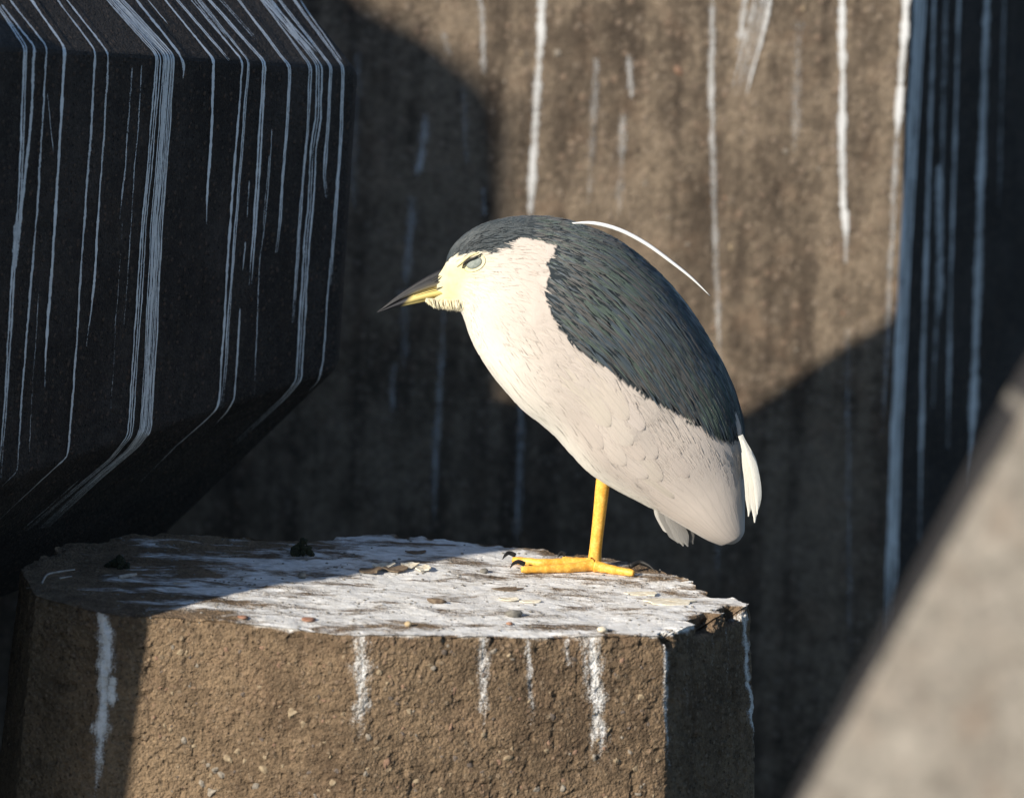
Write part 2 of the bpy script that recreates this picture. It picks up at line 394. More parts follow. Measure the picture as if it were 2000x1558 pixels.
STONES = [simple('buff_aggregate', (0.20, 0.145, 0.09), (0.34, 0.265, 0.17), 130), simple('grey_aggregate', (0.17, 0.145, 0.115), (0.29, 0.25, 0.20), 130),
          simple('red_aggregate', (0.19, 0.115, 0.075), (0.27, 0.165, 0.11), 130), simple('dark_aggregate', (0.09, 0.07, 0.055), (0.15, 0.12, 0.10), 90)]
def embed(parent, bvh, x, y, r, mi, seed):
    h = bvh.ray_cast(Vector(CAM), Vector(ray(x, y)))
    if h[0] is None: return
    c = np.array(h[0]) - np.array(h[1]) * r * MPP * 0.42
    q = random.Random(seed)
    R = Matrix.Rotation(q.uniform(0, 3), 3, 'Y') @ Matrix.Rotation(q.uniform(-.6, .6), 3, 'X')
    lump('aggregate_stone', c, (r * MPP * q.uniform(.9, 1.35), r * MPP * 0.75, r * MPP * q.uniform(.65, 1)), STONES[mi], parent, 2, 0.75, R, seed, False)
rs = random.Random(5)
for i, (x, y, r, m) in enumerate([(465, 1467, 10, 0), (445, 1480, 9, 0), (420, 1505, 9, 1), (433, 1512, 8, 1), (517, 1505, 11, 0), (500, 1535, 9, 1), (415, 1545, 15, 1), (395, 1530, 9, 1),
        (360, 1445, 8, 1), (547, 1380, 7, 0), (570, 1393, 13, 0), (363, 1275, 7, 0), (338, 1264, 5, 1), (545, 1300, 5, 2), (385, 1300, 5, 1), (735, 1462, 9, 0), (720, 1440, 8, 1), (755, 1490, 8, 2),
        (800, 1390, 7, 0), (880, 1420, 8, 2), (1250, 1360, 8, 0), (1240, 1500, 10, 0), (1100, 1540, 10, 1), (990, 1480, 8, 0), (650, 1530, 8, 0), (1080, 1400, 7, 3), (840, 1300, 7, 0), (1215, 1290, 6, 2)]):
    embed(PLAT, PB, x, y, r, m, i)
for i in range(150):
    embed(PLAT, PB, rs.uniform(300, 1290), 1252 + 306 * rs.random() ** 0.8, rs.uniform(2.5, 6.5), rs.choice([0, 0, 1, 2, 3, 3]), 100 + i)

# ------------------------------------------------------------------ the octagonal leg jutting in from the left, in shade
A55 = math.radians(55); HN = np.array([math.sin(A55), -math.cos(A55), -0.07]); HN /= np.linalg.norm(HN)
HNH = np.array([math.sin(A55), -math.cos(A55), 0.0]); HA = np.array([math.cos(A55), math.sin(A55), 0.0])
LP0 = at_y(690, 430, 0.42)
def make_limb():
    def prof(U, L, s):
        fu, fl = math.radians(40), math.radians(45)
        ut = U + (-HNH * math.cos(fu) + np.array([0, 0, math.sin(fu)])) * 0.20 * s
        lb = L + (-HNH * math.cos(fl) - np.array([0, 0, math.sin(fl)])) * 0.385 * s
        return [ut, U, L, lb, lb - HNH * 0.34 * s, L - HNH * 0.80 * s, U - HNH * 0.62 * s - np.array([0, 0, 0.26]), ut - HNH * 0.18 * s - np.array([0, 0, 0.27])]
    far = prof(on_plane(693, 134, LP0, HN), on_plane(655, 722, LP0, HN), 1.0)
    near = prof(on_plane(-60, 91, LP0, HN), on_plane(-60, 962, LP0, HN), 1.12)
    # small end chamfer
    cen = sum(far) / 8
    end = [cen + (p - cen) * 0.955 + HA * 0.030 for p in far]
    bm = bmesh.new(); rings = [[bm.verts.new(p) for p in r] for r in (near, far, end)]
    for r1, r2 in zip(rings, rings[1:]):
        for i in range(8):
            j = (i + 1) % 8; bm.faces.new((r1[i], r1[j], r2[j], r2[i]))
    bm.faces.new(rings[0][::-1]); bm.faces.new(rings[-1])
    bmesh.ops.recalc_face_normals(bm, faces=bm.faces[:])
    bmesh.ops.bevel(bm, geom=[e for e in bm.edges], offset=0.007, segments=3, affect='EDGES', profile=0.6)
    return from_bm("breakwater_block", bm, MAT_LIMB), far + near
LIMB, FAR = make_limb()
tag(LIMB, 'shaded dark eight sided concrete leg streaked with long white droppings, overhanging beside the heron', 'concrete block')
LB = bvh_of(LIMB)
STK = [
    ([(-20, -8), (48, 92), (40, 330), (35, 420), (25, 520), (18, 640), (8, 800), (-2, 935)], 12, .72, 2), ([(0, 8), (66, 93), (58, 250), (40, 400), (32, 520)], 8, .7, 1),
    ([(32, 430), (30, 480), (26, 530)], 16, .8, 1),
    ([(10, -10), (90, 93), (84, 200), (72, 400), (58, 560), (42, 760), (33, 920), (0, 950)], 6, .65, 1),
    ([(52, -10), (125, 95), (118, 240), (105, 450), (97, 560), (88, 680), (86, 762)], 7, .9, 1),
    ([(103, -10), (185, 100), (178, 230), (165, 400), (155, 560), (142, 760), (130, 890), (60, 955), (-10, 1020)], 6, .66, 1),
    ([(120, -10), (210, 105), (204, 220), (192, 400), (183, 540), (172, 640), (168, 678)], 6, .85, 1),
    ([(257, 130), (250, 220), (243, 330), (232, 430)], 5, .42, 1), ([(275, 125), (268, 250), (258, 380), (250, 520), (240, 640)], 4, .32, 1),
    ([(202, -10), (308, 110), (300, 210), (290, 330), (280, 430), (270, 600), (258, 760), (252, 850), (215, 895), (140, 958), (50, 1035)], 11, .85, 3),
    ([(216, -10), (328, 110), (323, 180), (313, 330), (303, 440), (296, 600), (287, 760), (281, 840), (258, 872), (180, 938), (80, 1030)], 25, 1.0, 8),
    ([(257, -10), (350, 108), (358, 130), (355, 157)], 8, .8, 1), ([(278, -10), (328, 50)], 5, .65, 1),
    ([(312, -10), (385, 80), (416, 116), (412, 240), (405, 360), (402, 440)], 7, .95, 1), ([(335, -10), (447, 120)], 9, .85, 2),
    ([(362, -10), (473, 120), (465, 220), (455, 340), (445, 480), (435, 660), (425, 795), (400, 820), (340, 872), (273, 940)], 6, .85, 1),
    ([(377, -10), (485, 121), (478, 200), (468, 330), (458, 450), (449, 570), (439, 720), (431, 798)], 8, .85, 2),
    ([(397, -10), (515, 123), (508, 250), (500, 380), (493, 480), (487, 558)], 12, .95, 2),
    ([(456, -10), (553, 118), (565, 130), (560, 230), (550, 350), (545, 430), (538, 495)], 9, .95, 2), ([(440, 40), (505, 113)], 5, .4, 1),
    ([(500, -10), (605, 130), (600, 250), (590, 350), (583, 450), (575, 560), (570, 632)], 8, .85, 2),
    ([(515, -10), (622, 129), (620, 230), (610, 290), (605, 400), (597, 480), (590, 600), (582, 742), (557, 772), (457, 865)], 13, .95, 3),
    ([(535, -10), (645, 131), (640, 230), (632, 340), (637, 388)], 10, .85, 2), ([(565, -10), (668, 131), (665, 250), (655, 400), (648, 480), (645, 558)], 9, .85, 2),
    ([(577, -10), (672, 128)], 5, .7, 1),
    ([(645, 500), (637, 590), (630, 700), (622, 742), (598, 767)], 4, .8, 1), ([(530, 250), (520, 400), (505, 520), (500, 640), (495, 772)], 4, .5, 1),
    ([(468, 600), (462, 690), (456, 780), (440, 805), (415, 832)], 5, .75, 1), ([(485, 350), (482, 430)], 4, .6, 1), ([(478, 470), (472, 530)], 4, .5, 1),
    ([(375, -10), (445, 80)], 18, .5, 3), ([(505, -10), (612, 108)], 22, .62, 4), ([(205, -10), (305, 98)], 20, .55, 3), ([(420, -10), (500, 80)], 14, .35, 2),
    ([(160, 930), (40, 1035)], 6, .35, 1), ([(75, 560), (62, 760), (55, 900)], 3, .3, 1), ([(238, 430), (225, 620), (215, 800)], 3, .25, 1),
    ([(92, 180), (103, 300)], 2.5, .5, 1), ([(525, 300), (512, 450)], 3, .45, 1)]
for pts, w, st, th in STK:
    streak(LIMB, LB, pts, w * (1.2 if th > 2 else 0.85), min(1, st * 1.0), th, wf=1.3)

# ------------------------------------------------------------------ the tall block behind: sunlit face, right face in its own shade
WY = 1.30
def make_wall():
    edge = [(1786, -260), (1775, 0), (1745, 800), (1712, 1300), (1640, 2300)]
    E = [at_y(x, y, WY) for x, y in edge]
    h = np.array([0.45, 0.893, 0.0])
    nz = 60; V = []; cols = 70
    for k in range(nz + 1):
        t = k / nz * (len(E) - 1); i = min(int(t), len(E) - 2); e = E[i] + (E[i + 1] - E[i]) * (t - i)
        row = [np.array([e[0] - 1.75, WY + 0.9, e[2]])] + [np.array([e[0] - 1.75 + 1.747 * j / cols, WY, e[2]]) for j in range(cols + 1)]
        row += [e + np.array([0.0015, 0.001, 0])] + [e + h * (0.004 + 1.0 * j / 30) for j in range(31)] + [np.array([e[0] - 0.2, WY + 1.6, e[2]])]
        V.append(row)
    V = np.array(V); n = V.shape[1]; P = V.reshape(-1, 3)
    dd = np.stack([fbm(P * 6, 91, 3), fbm(P * 6 + 9, 92, 3), fbm(P * 6 + 5, 93, 3)], -1)
    dd[:, 0] += fbm(P * 40, 95, 2) * 0.4
    P = P + dd * np.array([0.012, 0.02, 0.0])
    idx = np.arange(len(P)).reshape(nz + 1, n); F = []
    for k in range(nz):
        for j in range(n):
            j2 = (j + 1) % n; F.append((idx[k, j], idx[k + 1, j], idx[k + 1, j2], idx[k, j2]))
    F.append(list(idx[0])); F.append(list(idx[-1])[::-1])
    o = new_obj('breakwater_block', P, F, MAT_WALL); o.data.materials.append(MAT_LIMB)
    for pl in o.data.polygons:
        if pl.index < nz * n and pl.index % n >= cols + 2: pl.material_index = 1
    return o
WALL = tag(make_wall(), 'tall brown stained concrete block rising behind the heron, sunlit face and dark streaked side', 'concrete block')
WB = bvh_of(WALL)
for pts, w, st, th, tp in [
    ([(1062, -20), (1050, 150), (1041, 300), (1034, 450)], 20, .9, 2, None), ([(1392, -20), (1389, 200), (1395, 400), (1402, 600), (1408, 720)], 12, .62, 1, None),
    ([(1400, 740), (1402, 1150)], 14, .32, 1, None), ([(1644, -20), (1645, 170), (1645, 390), (1653, 450), (1652, 515)], 20, 1.0, 2, None),
    ([(1492, -20), (1472, 80), (1452, 150), (1443, 190)], 46, .8, 4, (1.0, .2)), ([(1457, -20), (1445, 85)], 14, .65, 1, None), ([(1446, 80), (1441, 110)], 10, .4, 1, None),
    ([(832, 220), (822, 310), (812, 350)], 18, .6, 1, None), ([(806, 380), (797, 520), (792, 560)], 22, .45, 2, None), ([(945, 365), (945, 425)], 13, .5, 1, None),
    ([(868, 600), (862, 700), (852, 850), (846, 1040)], 14, .45, 1, None), ([(1020, 780), (1015, 900), (1009, 1070)], 18, .45, 1, None), ([(938, -10), (947, 150)], 14, .5, 1, None),
    ([(1227, 105), (1234, 195)], 12, .5, 1, None), ([(1217, 220), (1210, 420)], 18, .35, 1, None), ([(1655, 640), (1660, 1280)], 14, .33, 1, None),
    ([(1771, -20), (1762, 120), (1751, 275)], 18, 1.0, 1, None), ([(1750, 270), (1736, 600), (1724, 850)], 12, .5, 1, None), ([(790, 560), (790, 720)], 26, .35, 2, None),
    ([(770, 700), (765, 810)], 14, .4, 1, None), ([(865, 60), (880, 110)], 14, .4, 1, None), ([(1165, 110), (1150, 400)], 16, .3, 1, None), ([(905, 170), (912, 320)], 16, .28, 1, None),
    ([(1560, 40), (1552, 300)], 22, .22, 1, None), ([(700, 100), (690, 420)], 20, .25, 1, None)]:
    streak(WALL, WB, pts, w * (0.9 if st > .7 else 1.35), st * .72, 1 if th == 2 else th, 1.0, tp, 0.5 if st > .7 else 0.9)
for pts, w, st, th in [
    ([(1797, -20), (1781, 250), (1766, 500), (1748, 850), (1735, 1250)], 30, .85, 4), ([(1824, -20), (1812, 350), (1801, 700), (1795, 1060)], 12, .65, 1),
    ([(1872, -20), (1863, 300), (1855, 560), (1850, 880)], 12, .55, 1), ([(1927, -20), (1916, 300), (1908, 560), (1893, 960)], 22, .68, 2),
    ([(1846, -20), (1837, 430), (1820, 800)], 16, .35, 1), ([(1832, 320), (1835, 560), (1830, 640)], 26, .4, 2), ([(1960, -20), (1950, 400)], 14, .28, 1)]:
    streak(WALL, WB, pts, w, st, 1 if th == 2 else th, 1.9, None, 0.6)
for i, (x, y, r, m) in enumerate([(1326, 140, 12, 2), (1418, 385, 8, 2), (1570, 17, 7, 0), (1534, 295, 6, 1), (1344, 478, 8, 1), (1398, 520, 6, 1), (1428, 482, 8, 0), (1530, 765, 6, 1), (1555, 683, 5, 1), (1600, 330, 5, 1),
        (1648, 612, 6, 2), (1020, 105, 6, 0), (1088, 105, 9, 1), (985, 160, 6, 1), (1260, 358, 5, 1), (1305, 425, 5, 1), (763, 775, 6, 1), (958, 735, 7, 1), (1640, 1010, 6, 1), (1470, 900, 5, 1)]):
    embed(WALL, WB, x, y, r, m, 400 + i)
def make_right_sliver():
    pts = [(1986, 300), (1984, 380), (1989, 452), (2100, 470), (2100, 280)]
    f = [at_y(x, y, 2.6) for x, y in pts]; bm = bmesh.new()
    a = [bm.verts.new(p) for p in f]; b = [bm.verts.new(p + np.array([0.1, 0.5, 0])) for p in f]
    bm.faces.new(a); bm.faces.new(b[::-1])
    for i in range(5): bm.faces.new((a[i], b[i], b[(i + 1) % 5], a[(i + 1) % 5]))
    bmesh.ops.recalc_face_normals(bm, faces=bm.faces[:]); bmesh.ops.bevel(bm, geom=bm.edges[:], offset=0.01, segments=2, affect='EDGES')
    return bm

# ------------------------------------------------------------------ foreground leg, far out of focus
def make_fore():
    Y = -3.2; dn = np.array([0.12, 0.0, 1.0]); 
    n = np.array([-0.25, -0.93, 0.30]); p0 = at_y(1800, 1300, Y)
    A = on_plane(1490, 1700, p0, n); B = on_plane(2004, 803, p0, n); C = on_plane(2330, 300, p0, n); D = on_plane(3100, 900, p0, n); E = on_plane(2900, 2300, p0, n); G = on_plane(1300, 2050, p0, n)
    f = [G, A, B, C, D, E]
    back = [p + np.array([0.05, 0.9, -0.05]) for p in f]
    # narrow upper chamfer, widening along the leg
    k = on_plane(1640, 1435, p0, n); m = np.array([0.0, 0.16, 0.0])
    bk = [G + m * 0.3, at_y(1474, 1690, A[1] + 0.12), at_y(1966, 770, B[1] + 0.25), at_y(2286, 226, C[1] + 0.3), D + np.array([0, .6, 0]), E + np.array([0, .6, 0])]
    bm = bmesh.new(); a = [bm.verts.new(p) for p in f]; b = [bm.verts.new(p) for p in bk]
    c = [bm.verts.new(p + np.array([0.35, 0.5, -0.15])) for p in bk]
    bm.faces.new(a); bm.faces.new(c[::-1])
    for r1, r2 in ((a, b), (b, c)):
        for i in range(6): bm.faces.new((r1[i], r2[i], r2[(i + 1) % 6], r1[(i + 1) % 6]))
    bmesh.ops.recalc_face_normals(bm, faces=bm.faces[:])
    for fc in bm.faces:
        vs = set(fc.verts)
        if len(vs & set(a[:4])) == 2 and len(vs & set(b[:4])) == 2: fc.material_index = 1  # narrow side strip gets its shade from the dark colour
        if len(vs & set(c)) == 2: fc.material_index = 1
    bmesh.ops.bevel(bm, geom=bm.edges[:], offset=0.006, segments=2, affect='EDGES')
    o = from_bm('breakwater_block', bm, MAT_FORE); o.data.materials.append(MAT_FORE_SHADE)
    return o
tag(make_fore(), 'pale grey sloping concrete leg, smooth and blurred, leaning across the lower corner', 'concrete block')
tag(from_bm('breakwater_block', make_right_sliver(), MAT_FORE), 'sliver of pale sunlit concrete peeping past the dark streaked side', 'concrete block')

# ------------------------------------------------------------------ two added blocks, left and unseen, outlines worked back from the shadow edges
SP = np.array([math.cos(SUN_AZ), -math.sin(SUN_AZ), 0.0])       # across the sunlight, to its right
def caster(E, wall_px, right_edge=None, left=2.2, thick=1.6):
    pts = []; edge = [P_ - SUND * (np.dot(P_ - E, SUNH) / np.dot(SUND, SUNH)) for P_ in (right_edge or [])]
    for x, y in wall_px:
        Pw = at_y(x, y, WY); t = np.dot(Pw - E, SUNH) / np.dot(SUND, SUNH); pts.append(Pw - SUND * t)
    uz = [(np.dot(p - E, SP), p[2]) for p in pts]               # (across, height)
    if right_edge is not None: uz = [(np.dot(edge[0] - E, SP) - 0.05, -2.5)] + [(np.dot(p - E, SP), p[2]) for p in edge] + uz
    else: uz = [(uz[0][0], -2.5)] + uz
    uz += [(uz[0][0] - left, uz[-1][1]), (uz[0][0] - left, -2.5)]
    bm = bmesh.new()
    a = [bm.verts.new(np.array([E[0], E[1], 0]) + SP * u + np.array([0, 0, z])) for u, z in uz]
    b = [bm.verts.new(np.array([E[0], E[1], 0]) + SP * u - SUNH * thick + np.array([0, 0, z])) for u, z in uz]
    bm.faces.new(a); bm.faces.new(b[::-1]); n = len(uz)
    for i in range(n): bm.faces.new((a[i], b[i], b[(i + 1) % n], a[(i + 1) % n]))
    bmesh.ops.recalc_face_normals(bm, faces=bm.faces[:])
    return bm
EA = at_z(270, 1206, 0) - SUNH * 0.36; PFY = at_z(270, 1206, 0)[1]
tag(from_bm('breakwater_block', caster(EA, [(1745, 860), (1500, 920), (1300, 950), (600, 960)], [at_y(216, 1560, PFY), at_y(250, 1330, PFY), at_z(270, 1207, 0), at_z(590, 1133, 0), at_z(1040, 1064, 0), at_y(705, 640, 0), at_y(690, 480, 0), at_y(560, 300, 0)]), MAT_LIMB), 'massive unseen concrete block added to shade the dark streaked leg and the platform end', 'concrete block')
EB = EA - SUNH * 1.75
tag(from_bm('breakwater_block', caster(EB, [(1004, 900), (1004, 230), (960, 165), (830, 62), (715, 5), (640, -60), (300, -80)], None), MAT_LIMB), 'taller unseen concrete block added to shade the left part of the wall behind', 'concrete block')

# ------------------------------------------------------------------ bits lying on the platform
def ground_pt(x, y):
    h = PB.ray_cast(Vector(CAM), Vector(ray(x, y))); return np.array(h[0])
M_PEB = simple('grey_pebble', (0.13, 0.12, 0.10), (0.26, 0.24, 0.21), 150)
M_BUFF = simple('buff_pebble', (0.36, 0.26, 0.14), (0.50, 0.40, 0.25), 150)
M_RED = simple('red_brick_grit', (0.24, 0.11, 0.07), (0.36, 0.20, 0.13), 150)
M_SHELL = simple('bleached_shell', (0.55, 0.47, 0.34), (0.75, 0.70, 0.58), 150)
M_BARK = simple('brown_flake', (0.09, 0.06, 0.04), (0.20, 0.15, 0.10), 150)
M_MOSS = simple('black_weed', (0.010, 0.012, 0.006), (0.035, 0.036, 0.018), 220, 0.9, 1.0)
M_STICK = simple('bleached_stick', (0.30, 0.26, 0.22), (0.48, 0.44, 0.40), 120)
def pebble(x, y, w, h, mat, label, cat='pebble', name='pebble', group=None, seed=0, rough=0.3, depth=None):
    p = ground_pt(x, y); r = w * MPP / 2; z = h * MPP / 2
    o = lump(name, p + np.array([0, 0, z * 0.7]), (r, (depth or 1.0) * r, z), mat, None, 2, rough, Matrix.Rotation(random.Random(seed).uniform(-.5, .5), 3, 'Z'), seed)
    return tag(o, label, cat, group)
def flake(x, y, w, d, mat, label, cat, name, seed, lift=4, curl=5, group=None, ang=0.0):
    p = ground_pt(x, y); rs_ = np.random.default_rng(seed); n = 14; V = []; F = []
    rad = [1 + 0.5 * (rs_.random() - .5) for _ in range(n)]
    ca, sa = math.cos(ang), math.sin(ang)
    for lay in (0, 1):
        for f in (0.0, 0.55, 1.0):
            for k in range(n):
                a = k / n * 2 * math.pi; u = math.cos(a) * rad[k] * f; v = math.sin(a) * rad[k] * f
                X = u * w * MPP / 2; Y = v * d * MPP / 2
                z = (lift * (0.5 + 0.35 * u) + curl * (u * u * 0.6 + 0.3 * v * u) + rs_.random() * 1.2) * MPP * 0.6 - lay * 2.2 * MPP
                V.append(p + np.array([X * ca - Y * sa, X * sa + Y * ca, z + 0.001]))
    def id(l, r, k): return l * 3 * n + r * n + k % n
    for r in (0, 1):
        for k in range(n):
            F.append((id(0, r, k), id(0, r + 1, k), id(0, r + 1, k + 1), id(0, r, k + 1))); F.append((id(1, r, k + 1), id(1, r + 1, k + 1), id(1, r + 1, k), id(1, r, k)))
    for k in range(n): F.append((id(0, 2, k), id(1, 2, k), id(1, 2, k + 1), id(0, 2, k + 1)))
    return tag(new_obj(name, V, F, mat, None, False), label, cat, group)
def stick(pts, r, mat, label, seed=0, z=2.0, name='twig', cat='twig', group=None):
    P = [ground_pt(x, y) + np.array([0, 0, z * MPP]) for x, y in pts]; 
    o = tube(name, P, [r * MPP * (1 if i < len(P) - 1 else 0.6) for i in range(len(P))], mat, None, 7)
    return tag(o, label, cat, group)
def tube(name, P, R, mat, parent=None, seg=10, flat=1.0, col=None, dens=4):
    P = np.array(P, float); n = len(P); t = np.arange(n)
    q = np.linspace(0, n - 1, (n - 1) * dens + 1)
    def cr(A):
        A = np.asarray(A, float); i = np.clip(np.floor(q).astype(int), 0, n - 2); f = (q - i)
        a0 = A[np.clip(i - 1, 0, n - 1)]; a1 = A[i]; a2 = A[i + 1]; a3 = A[np.clip(i + 2, 0, n - 1)]
        if A.ndim > 1: f = f[:, None]
        return 0.5 * (2 * a1 + (a2 - a0) * f + (2 * a0 - 5 * a1 + 4 * a2 - a3) * f ** 2 + (3 * a1 - a0 - 3 * a2 + a3) * f ** 3)
    C = cr(P); Rr = np.maximum(cr(R), 1e-5); T = np.gradient(C, axis=0); T /= np.linalg.norm(T, axis=1)[:, None]
    ref = np.array([0, 1.0, 0.05]); A = np.cross(T, ref); A /= np.linalg.norm(A, axis=1)[:, None]; B = np.cross(T, A)
    V, F = [], []
    for i in range(len(C)):
        for k in range(seg):
            a = k / seg * 2 * math.pi; V.append(C[i] + (A[i] * math.cos(a) + B[i] * math.sin(a) * flat) * Rr[i])
    for i in range(len(C) - 1):
        for k in range(seg): F.append((i * seg + k, i * seg + (k + 1) % seg, (i + 1) * seg + (k + 1) % seg, (i + 1) * seg + k))
    F.append(list(range(seg))[::-1]); F.append(list(range((len(C) - 1) * seg, len(C) * seg)))
    return new_obj(name, V, F, mat, parent, True)

def moss(x, y, w, h, label, seed):
    p = ground_pt(x, y); rs_ = random.Random(seed); bm = bmesh.new()
    for k in range(26):
        a = rs_.uniform(0, 6.28); r = rs_.random() ** .6
        c = p + np.array([math.cos(a) * r * w * MPP * .5, math.sin(a) * r * w * MPP * .35, (1 - r * r) * h * MPP * rs_.uniform(.3, .85)])
        q = rs_.uniform(4, 9) * MPP
        m0 = bmesh.ops.create_icosphere(bm, subdivisions=1, radius=q)
        for v in m0['verts']: v.co = Vector(v.co * rs_.uniform(.6, 1.35)) + Vector(c)
    return tag(from_bm('weed_clump', bm, M_MOSS), label, 'weed clump')
moss(592, 1082, 46, 34, 'black crumbly weed clump on the back rim of the flat block', 3)
moss(228, 1108, 44, 20, 'low dark weed clump in the shade under the streaked leg', 4)
pebble(590, 1129, 17, 17, M_PEB, 'upright grey pebble on the edge of the shadow', seed=2)
pebble(797, 1222, 14, 11, M_BUFF, 'rounded buff pebble near the front rim', seed=3)
pebble(1177, 1233, 20, 12, M_SHELL, 'pale pebble right on the front rim above the wide white streak', seed=4)
pebble(945, 1118, 18, 11, M_PEB, 'small dark chip of stone left of the claws', 'stone chip', 'stone_chip', seed=5, rough=.5)
pebble(1003, 1203, 34, 15, M_PEB, 'grey green angular stone chip casting a blue shadow on white droppings', 'stone chip', 'stone_chip', seed=6, rough=.6, depth=.6)
pebble(852, 1177, 36, 12, M_BARK, 'dark brown crumpled chip on a bare patch among droppings', 'stone chip', 'stone_chip', seed=7, rough=.7, depth=.5)
for i, (x, y, w) in enumerate([(475, 1207, 22), (603, 1211, 30), (995, 1219, 14)]):
    pebble(x, y, w, 6, M_RED, ['reddish grit bit on the front rim near the shadow edge', 'longer smear of red brick grit on the front rim', 'tiny pink brick crumb on white droppings'][i], 'brick grit', 'brick_grit', None, 20 + i, .5)
flake(990, 1152, 54, 26, M_BARK, 'thin brown bark flake lying on white droppings', 'bark flake', 'bark_flake', 31)
flake(994, 1172, 36, 22, M_SHELL, 'cream shell fragment with an upturned edge below the bark flake', 'shell fragment', 'shell_fragment', 32)
flake(1036, 1176, 42, 18, M_SHELL, 'long buff shell fragment beside the upturned cream one', 'shell fragment', 'shell_fragment', 33, 3, 2)
flake(1312, 1176, 92, 46, M_SHELL, 'broad cream crust flake near the broken corner', 'crust flake', 'crust_flake', 34, 2, 1)
flake(1255, 1160, 60, 26, M_SHELL, 'buff crust flake left of the broad cream one', 'crust flake', 'crust_flake', 35, 2, 1)
for i, (x, y, w, m) in enumerate([(722, 1117, 44, M_BARK), (748, 1108, 40, M_SHELL), (772, 1114, 44, M_BARK), (800, 1106, 36, M_SHELL), (826, 1112, 30, M_SHELL)]):
    flake(x, y, w, 40, m, ['brown flake at the shadow end of the debris pile', 'pale curled flake second from the shadow in the debris pile', 'brown curled flake in the middle of the debris pile', 'pale flake on the far side of the debris pile', 'small pale flake at the heron end of the debris pile'][i], 'flake', 'dry_flake', 40 + i, 7, 8, 'debris pile on the platform')
flake(812, 1080, 36, 20, M_BARK, 'dark flake on the back rim at the edge of the shadow', 'flake', 'dry_flake', 47, 4, 5)
stick([(233, 1129), (250, 1126), (266, 1123)], 4.5, M_STICK, 'short thick pale stick in the shade')
stick([(338, 1140), (352, 1141), (368, 1140)], 2, M_STICK, 'thin pale straw lying alone in shaded white droppings')
stick([(82, 1140), (92, 1124), (118, 1118), (146, 1114)], 2.2, M_STICK, 'bent pale twig at the dark end of the platform')
stick([(115, 1131), (140, 1127)], 2, M_STICK, 'short straight twig below the bent pale one')
stick([(52, 1150), (62, 1149)], 1.8, M_STICK, 'tiny pale twig bit at the darkest corner')
rs = random.Random(12)
def make_grit():
    bm = bmesh.new()
    for k in range(420):
        x, y = rs.uniform(230, 1440), rs.uniform(1050, 1238)
        h = PB.ray_cast(Vector(CAM), Vector(ray(x, y)))
        if h[0] is None or h[1].z < 0.6: continue
        q = rs.uniform(1.0, 3.2) * MPP; g = bmesh.ops.create_icosphere(bm, subdivisions=1, radius=q)
        for v in g['verts']: v.co = Vector((v.co.x * rs.uniform(.8, 1.6), v.co.y * 1.2, v.co.z * .7)) + h[0] + Vector((0, 0, q * .3))
    o = from_bm('grit', bm, M_PEB); o['kind'] = 'stuff'; o['label'] = 'loose grit strewn over the platform top'; o['category'] = 'grit'
make_grit()

# ------------------------------------------------------------------ the heron
HY = 0.0
RINGS = [  # upper outline, lower outline, half width (photograph pixels)
    ((857, 531), (848, 590), 11), ((868, 519), (860, 597), 17), ((876, 497), (874, 598), 25), ((898, 469), (898, 606), 37), ((930, 446), (908, 625), 46), ((970, 432), (918, 655), 56),
    ((1020, 425), (934, 688), 74), ((1078, 428), (958, 724), 94), ((1138, 443), (990, 762), 112), ((1200, 470), (1022, 797), 122), ((1256, 510), (1055, 822), 126),
    ((1304, 555), (1086, 849), 125), ((1346, 607), (1113, 880), 121), ((1383, 664), (1142, 911), 113), ((1411, 713), (1172, 934), 103), ((1434, 772), (1208, 955), 92),
    ((1446, 828), (1252, 978), 78), ((1452, 880), (1300, 1004), 62), ((1455, 950), (1346, 1030), 46), ((1456, 1005), (1385, 1051), 30), ((1455, 1036), (1418, 1062), 16), ((1448, 1052), (1432, 1062), 6)]
UU = np.array([at_y(*r[0], HY)[[0, 2]] for r in RINGS]); LL = np.array([at_y(*r[1], HY)[[0, 2]] for r in RINGS]); WW = np.array([r[2] * MPP for r in RINGS])
NR = len(RINGS)
def crom(A, s):
    s = np.clip(s, 0, NR - 1); i = np.clip(np.floor(s).astype(int), 0, NR - 2); f = s - i
    a0 = A[np.clip(i - 1, 0, NR - 1)]; a1 = A[i]; a2 = A[i + 1]; a3 = A[np.clip(i + 2, 0, NR - 1)]
    if A.ndim > 1: f = f[..., None]
    return 0.5 * (2 * a1 + (a2 - a0) * f + (2 * a0 - 5 * a1 + 4 * a2 - a3) * f ** 2 + (3 * a1 - a0 - 3 * a2 + a3) * f ** 3)
def S(s, th):
    s = np.asarray(s, float); th = np.asarray(th, float)
    U, L, w = crom(UU, s), crom(LL, s), np.maximum(crom(WW, s), 0.001); C = (U + L) / 2; H = (U - L) / 2
    c, q = np.cos(th), np.sin(th)
    P = C + H * c[..., None]
    wid = w * np.sign(q) * np.abs(q) ** 0.85 * (1 + 0.10 * c)
    return np.stack([P[..., 0], HY - wid, P[..., 1]], -1)          # th in (0, pi) is the side towards the camera
def SN(s, th):
    e = 1e-3; a = S(np.clip(s + e, 0, NR - 1), th) - S(np.clip(s - e, 0, NR - 1), th); b = S(s, th + e) - S(s, th - e)
    n = np.cross(a, b); l = np.linalg.norm(n, axis=-1, keepdims=True); n = n / np.maximum(l, 1e-12)
    U, L = crom(UU, s), crom(LL, s); C = (U + L) / 2; cc = np.stack([C[..., 0], np.full(C.shape[:-1], HY), C[..., 1]], -1)
    sg = np.sign(np.sum(n * (S(s, th) - cc), -1, keepdims=True)); return n * np.where(sg == 0, 1, sg)
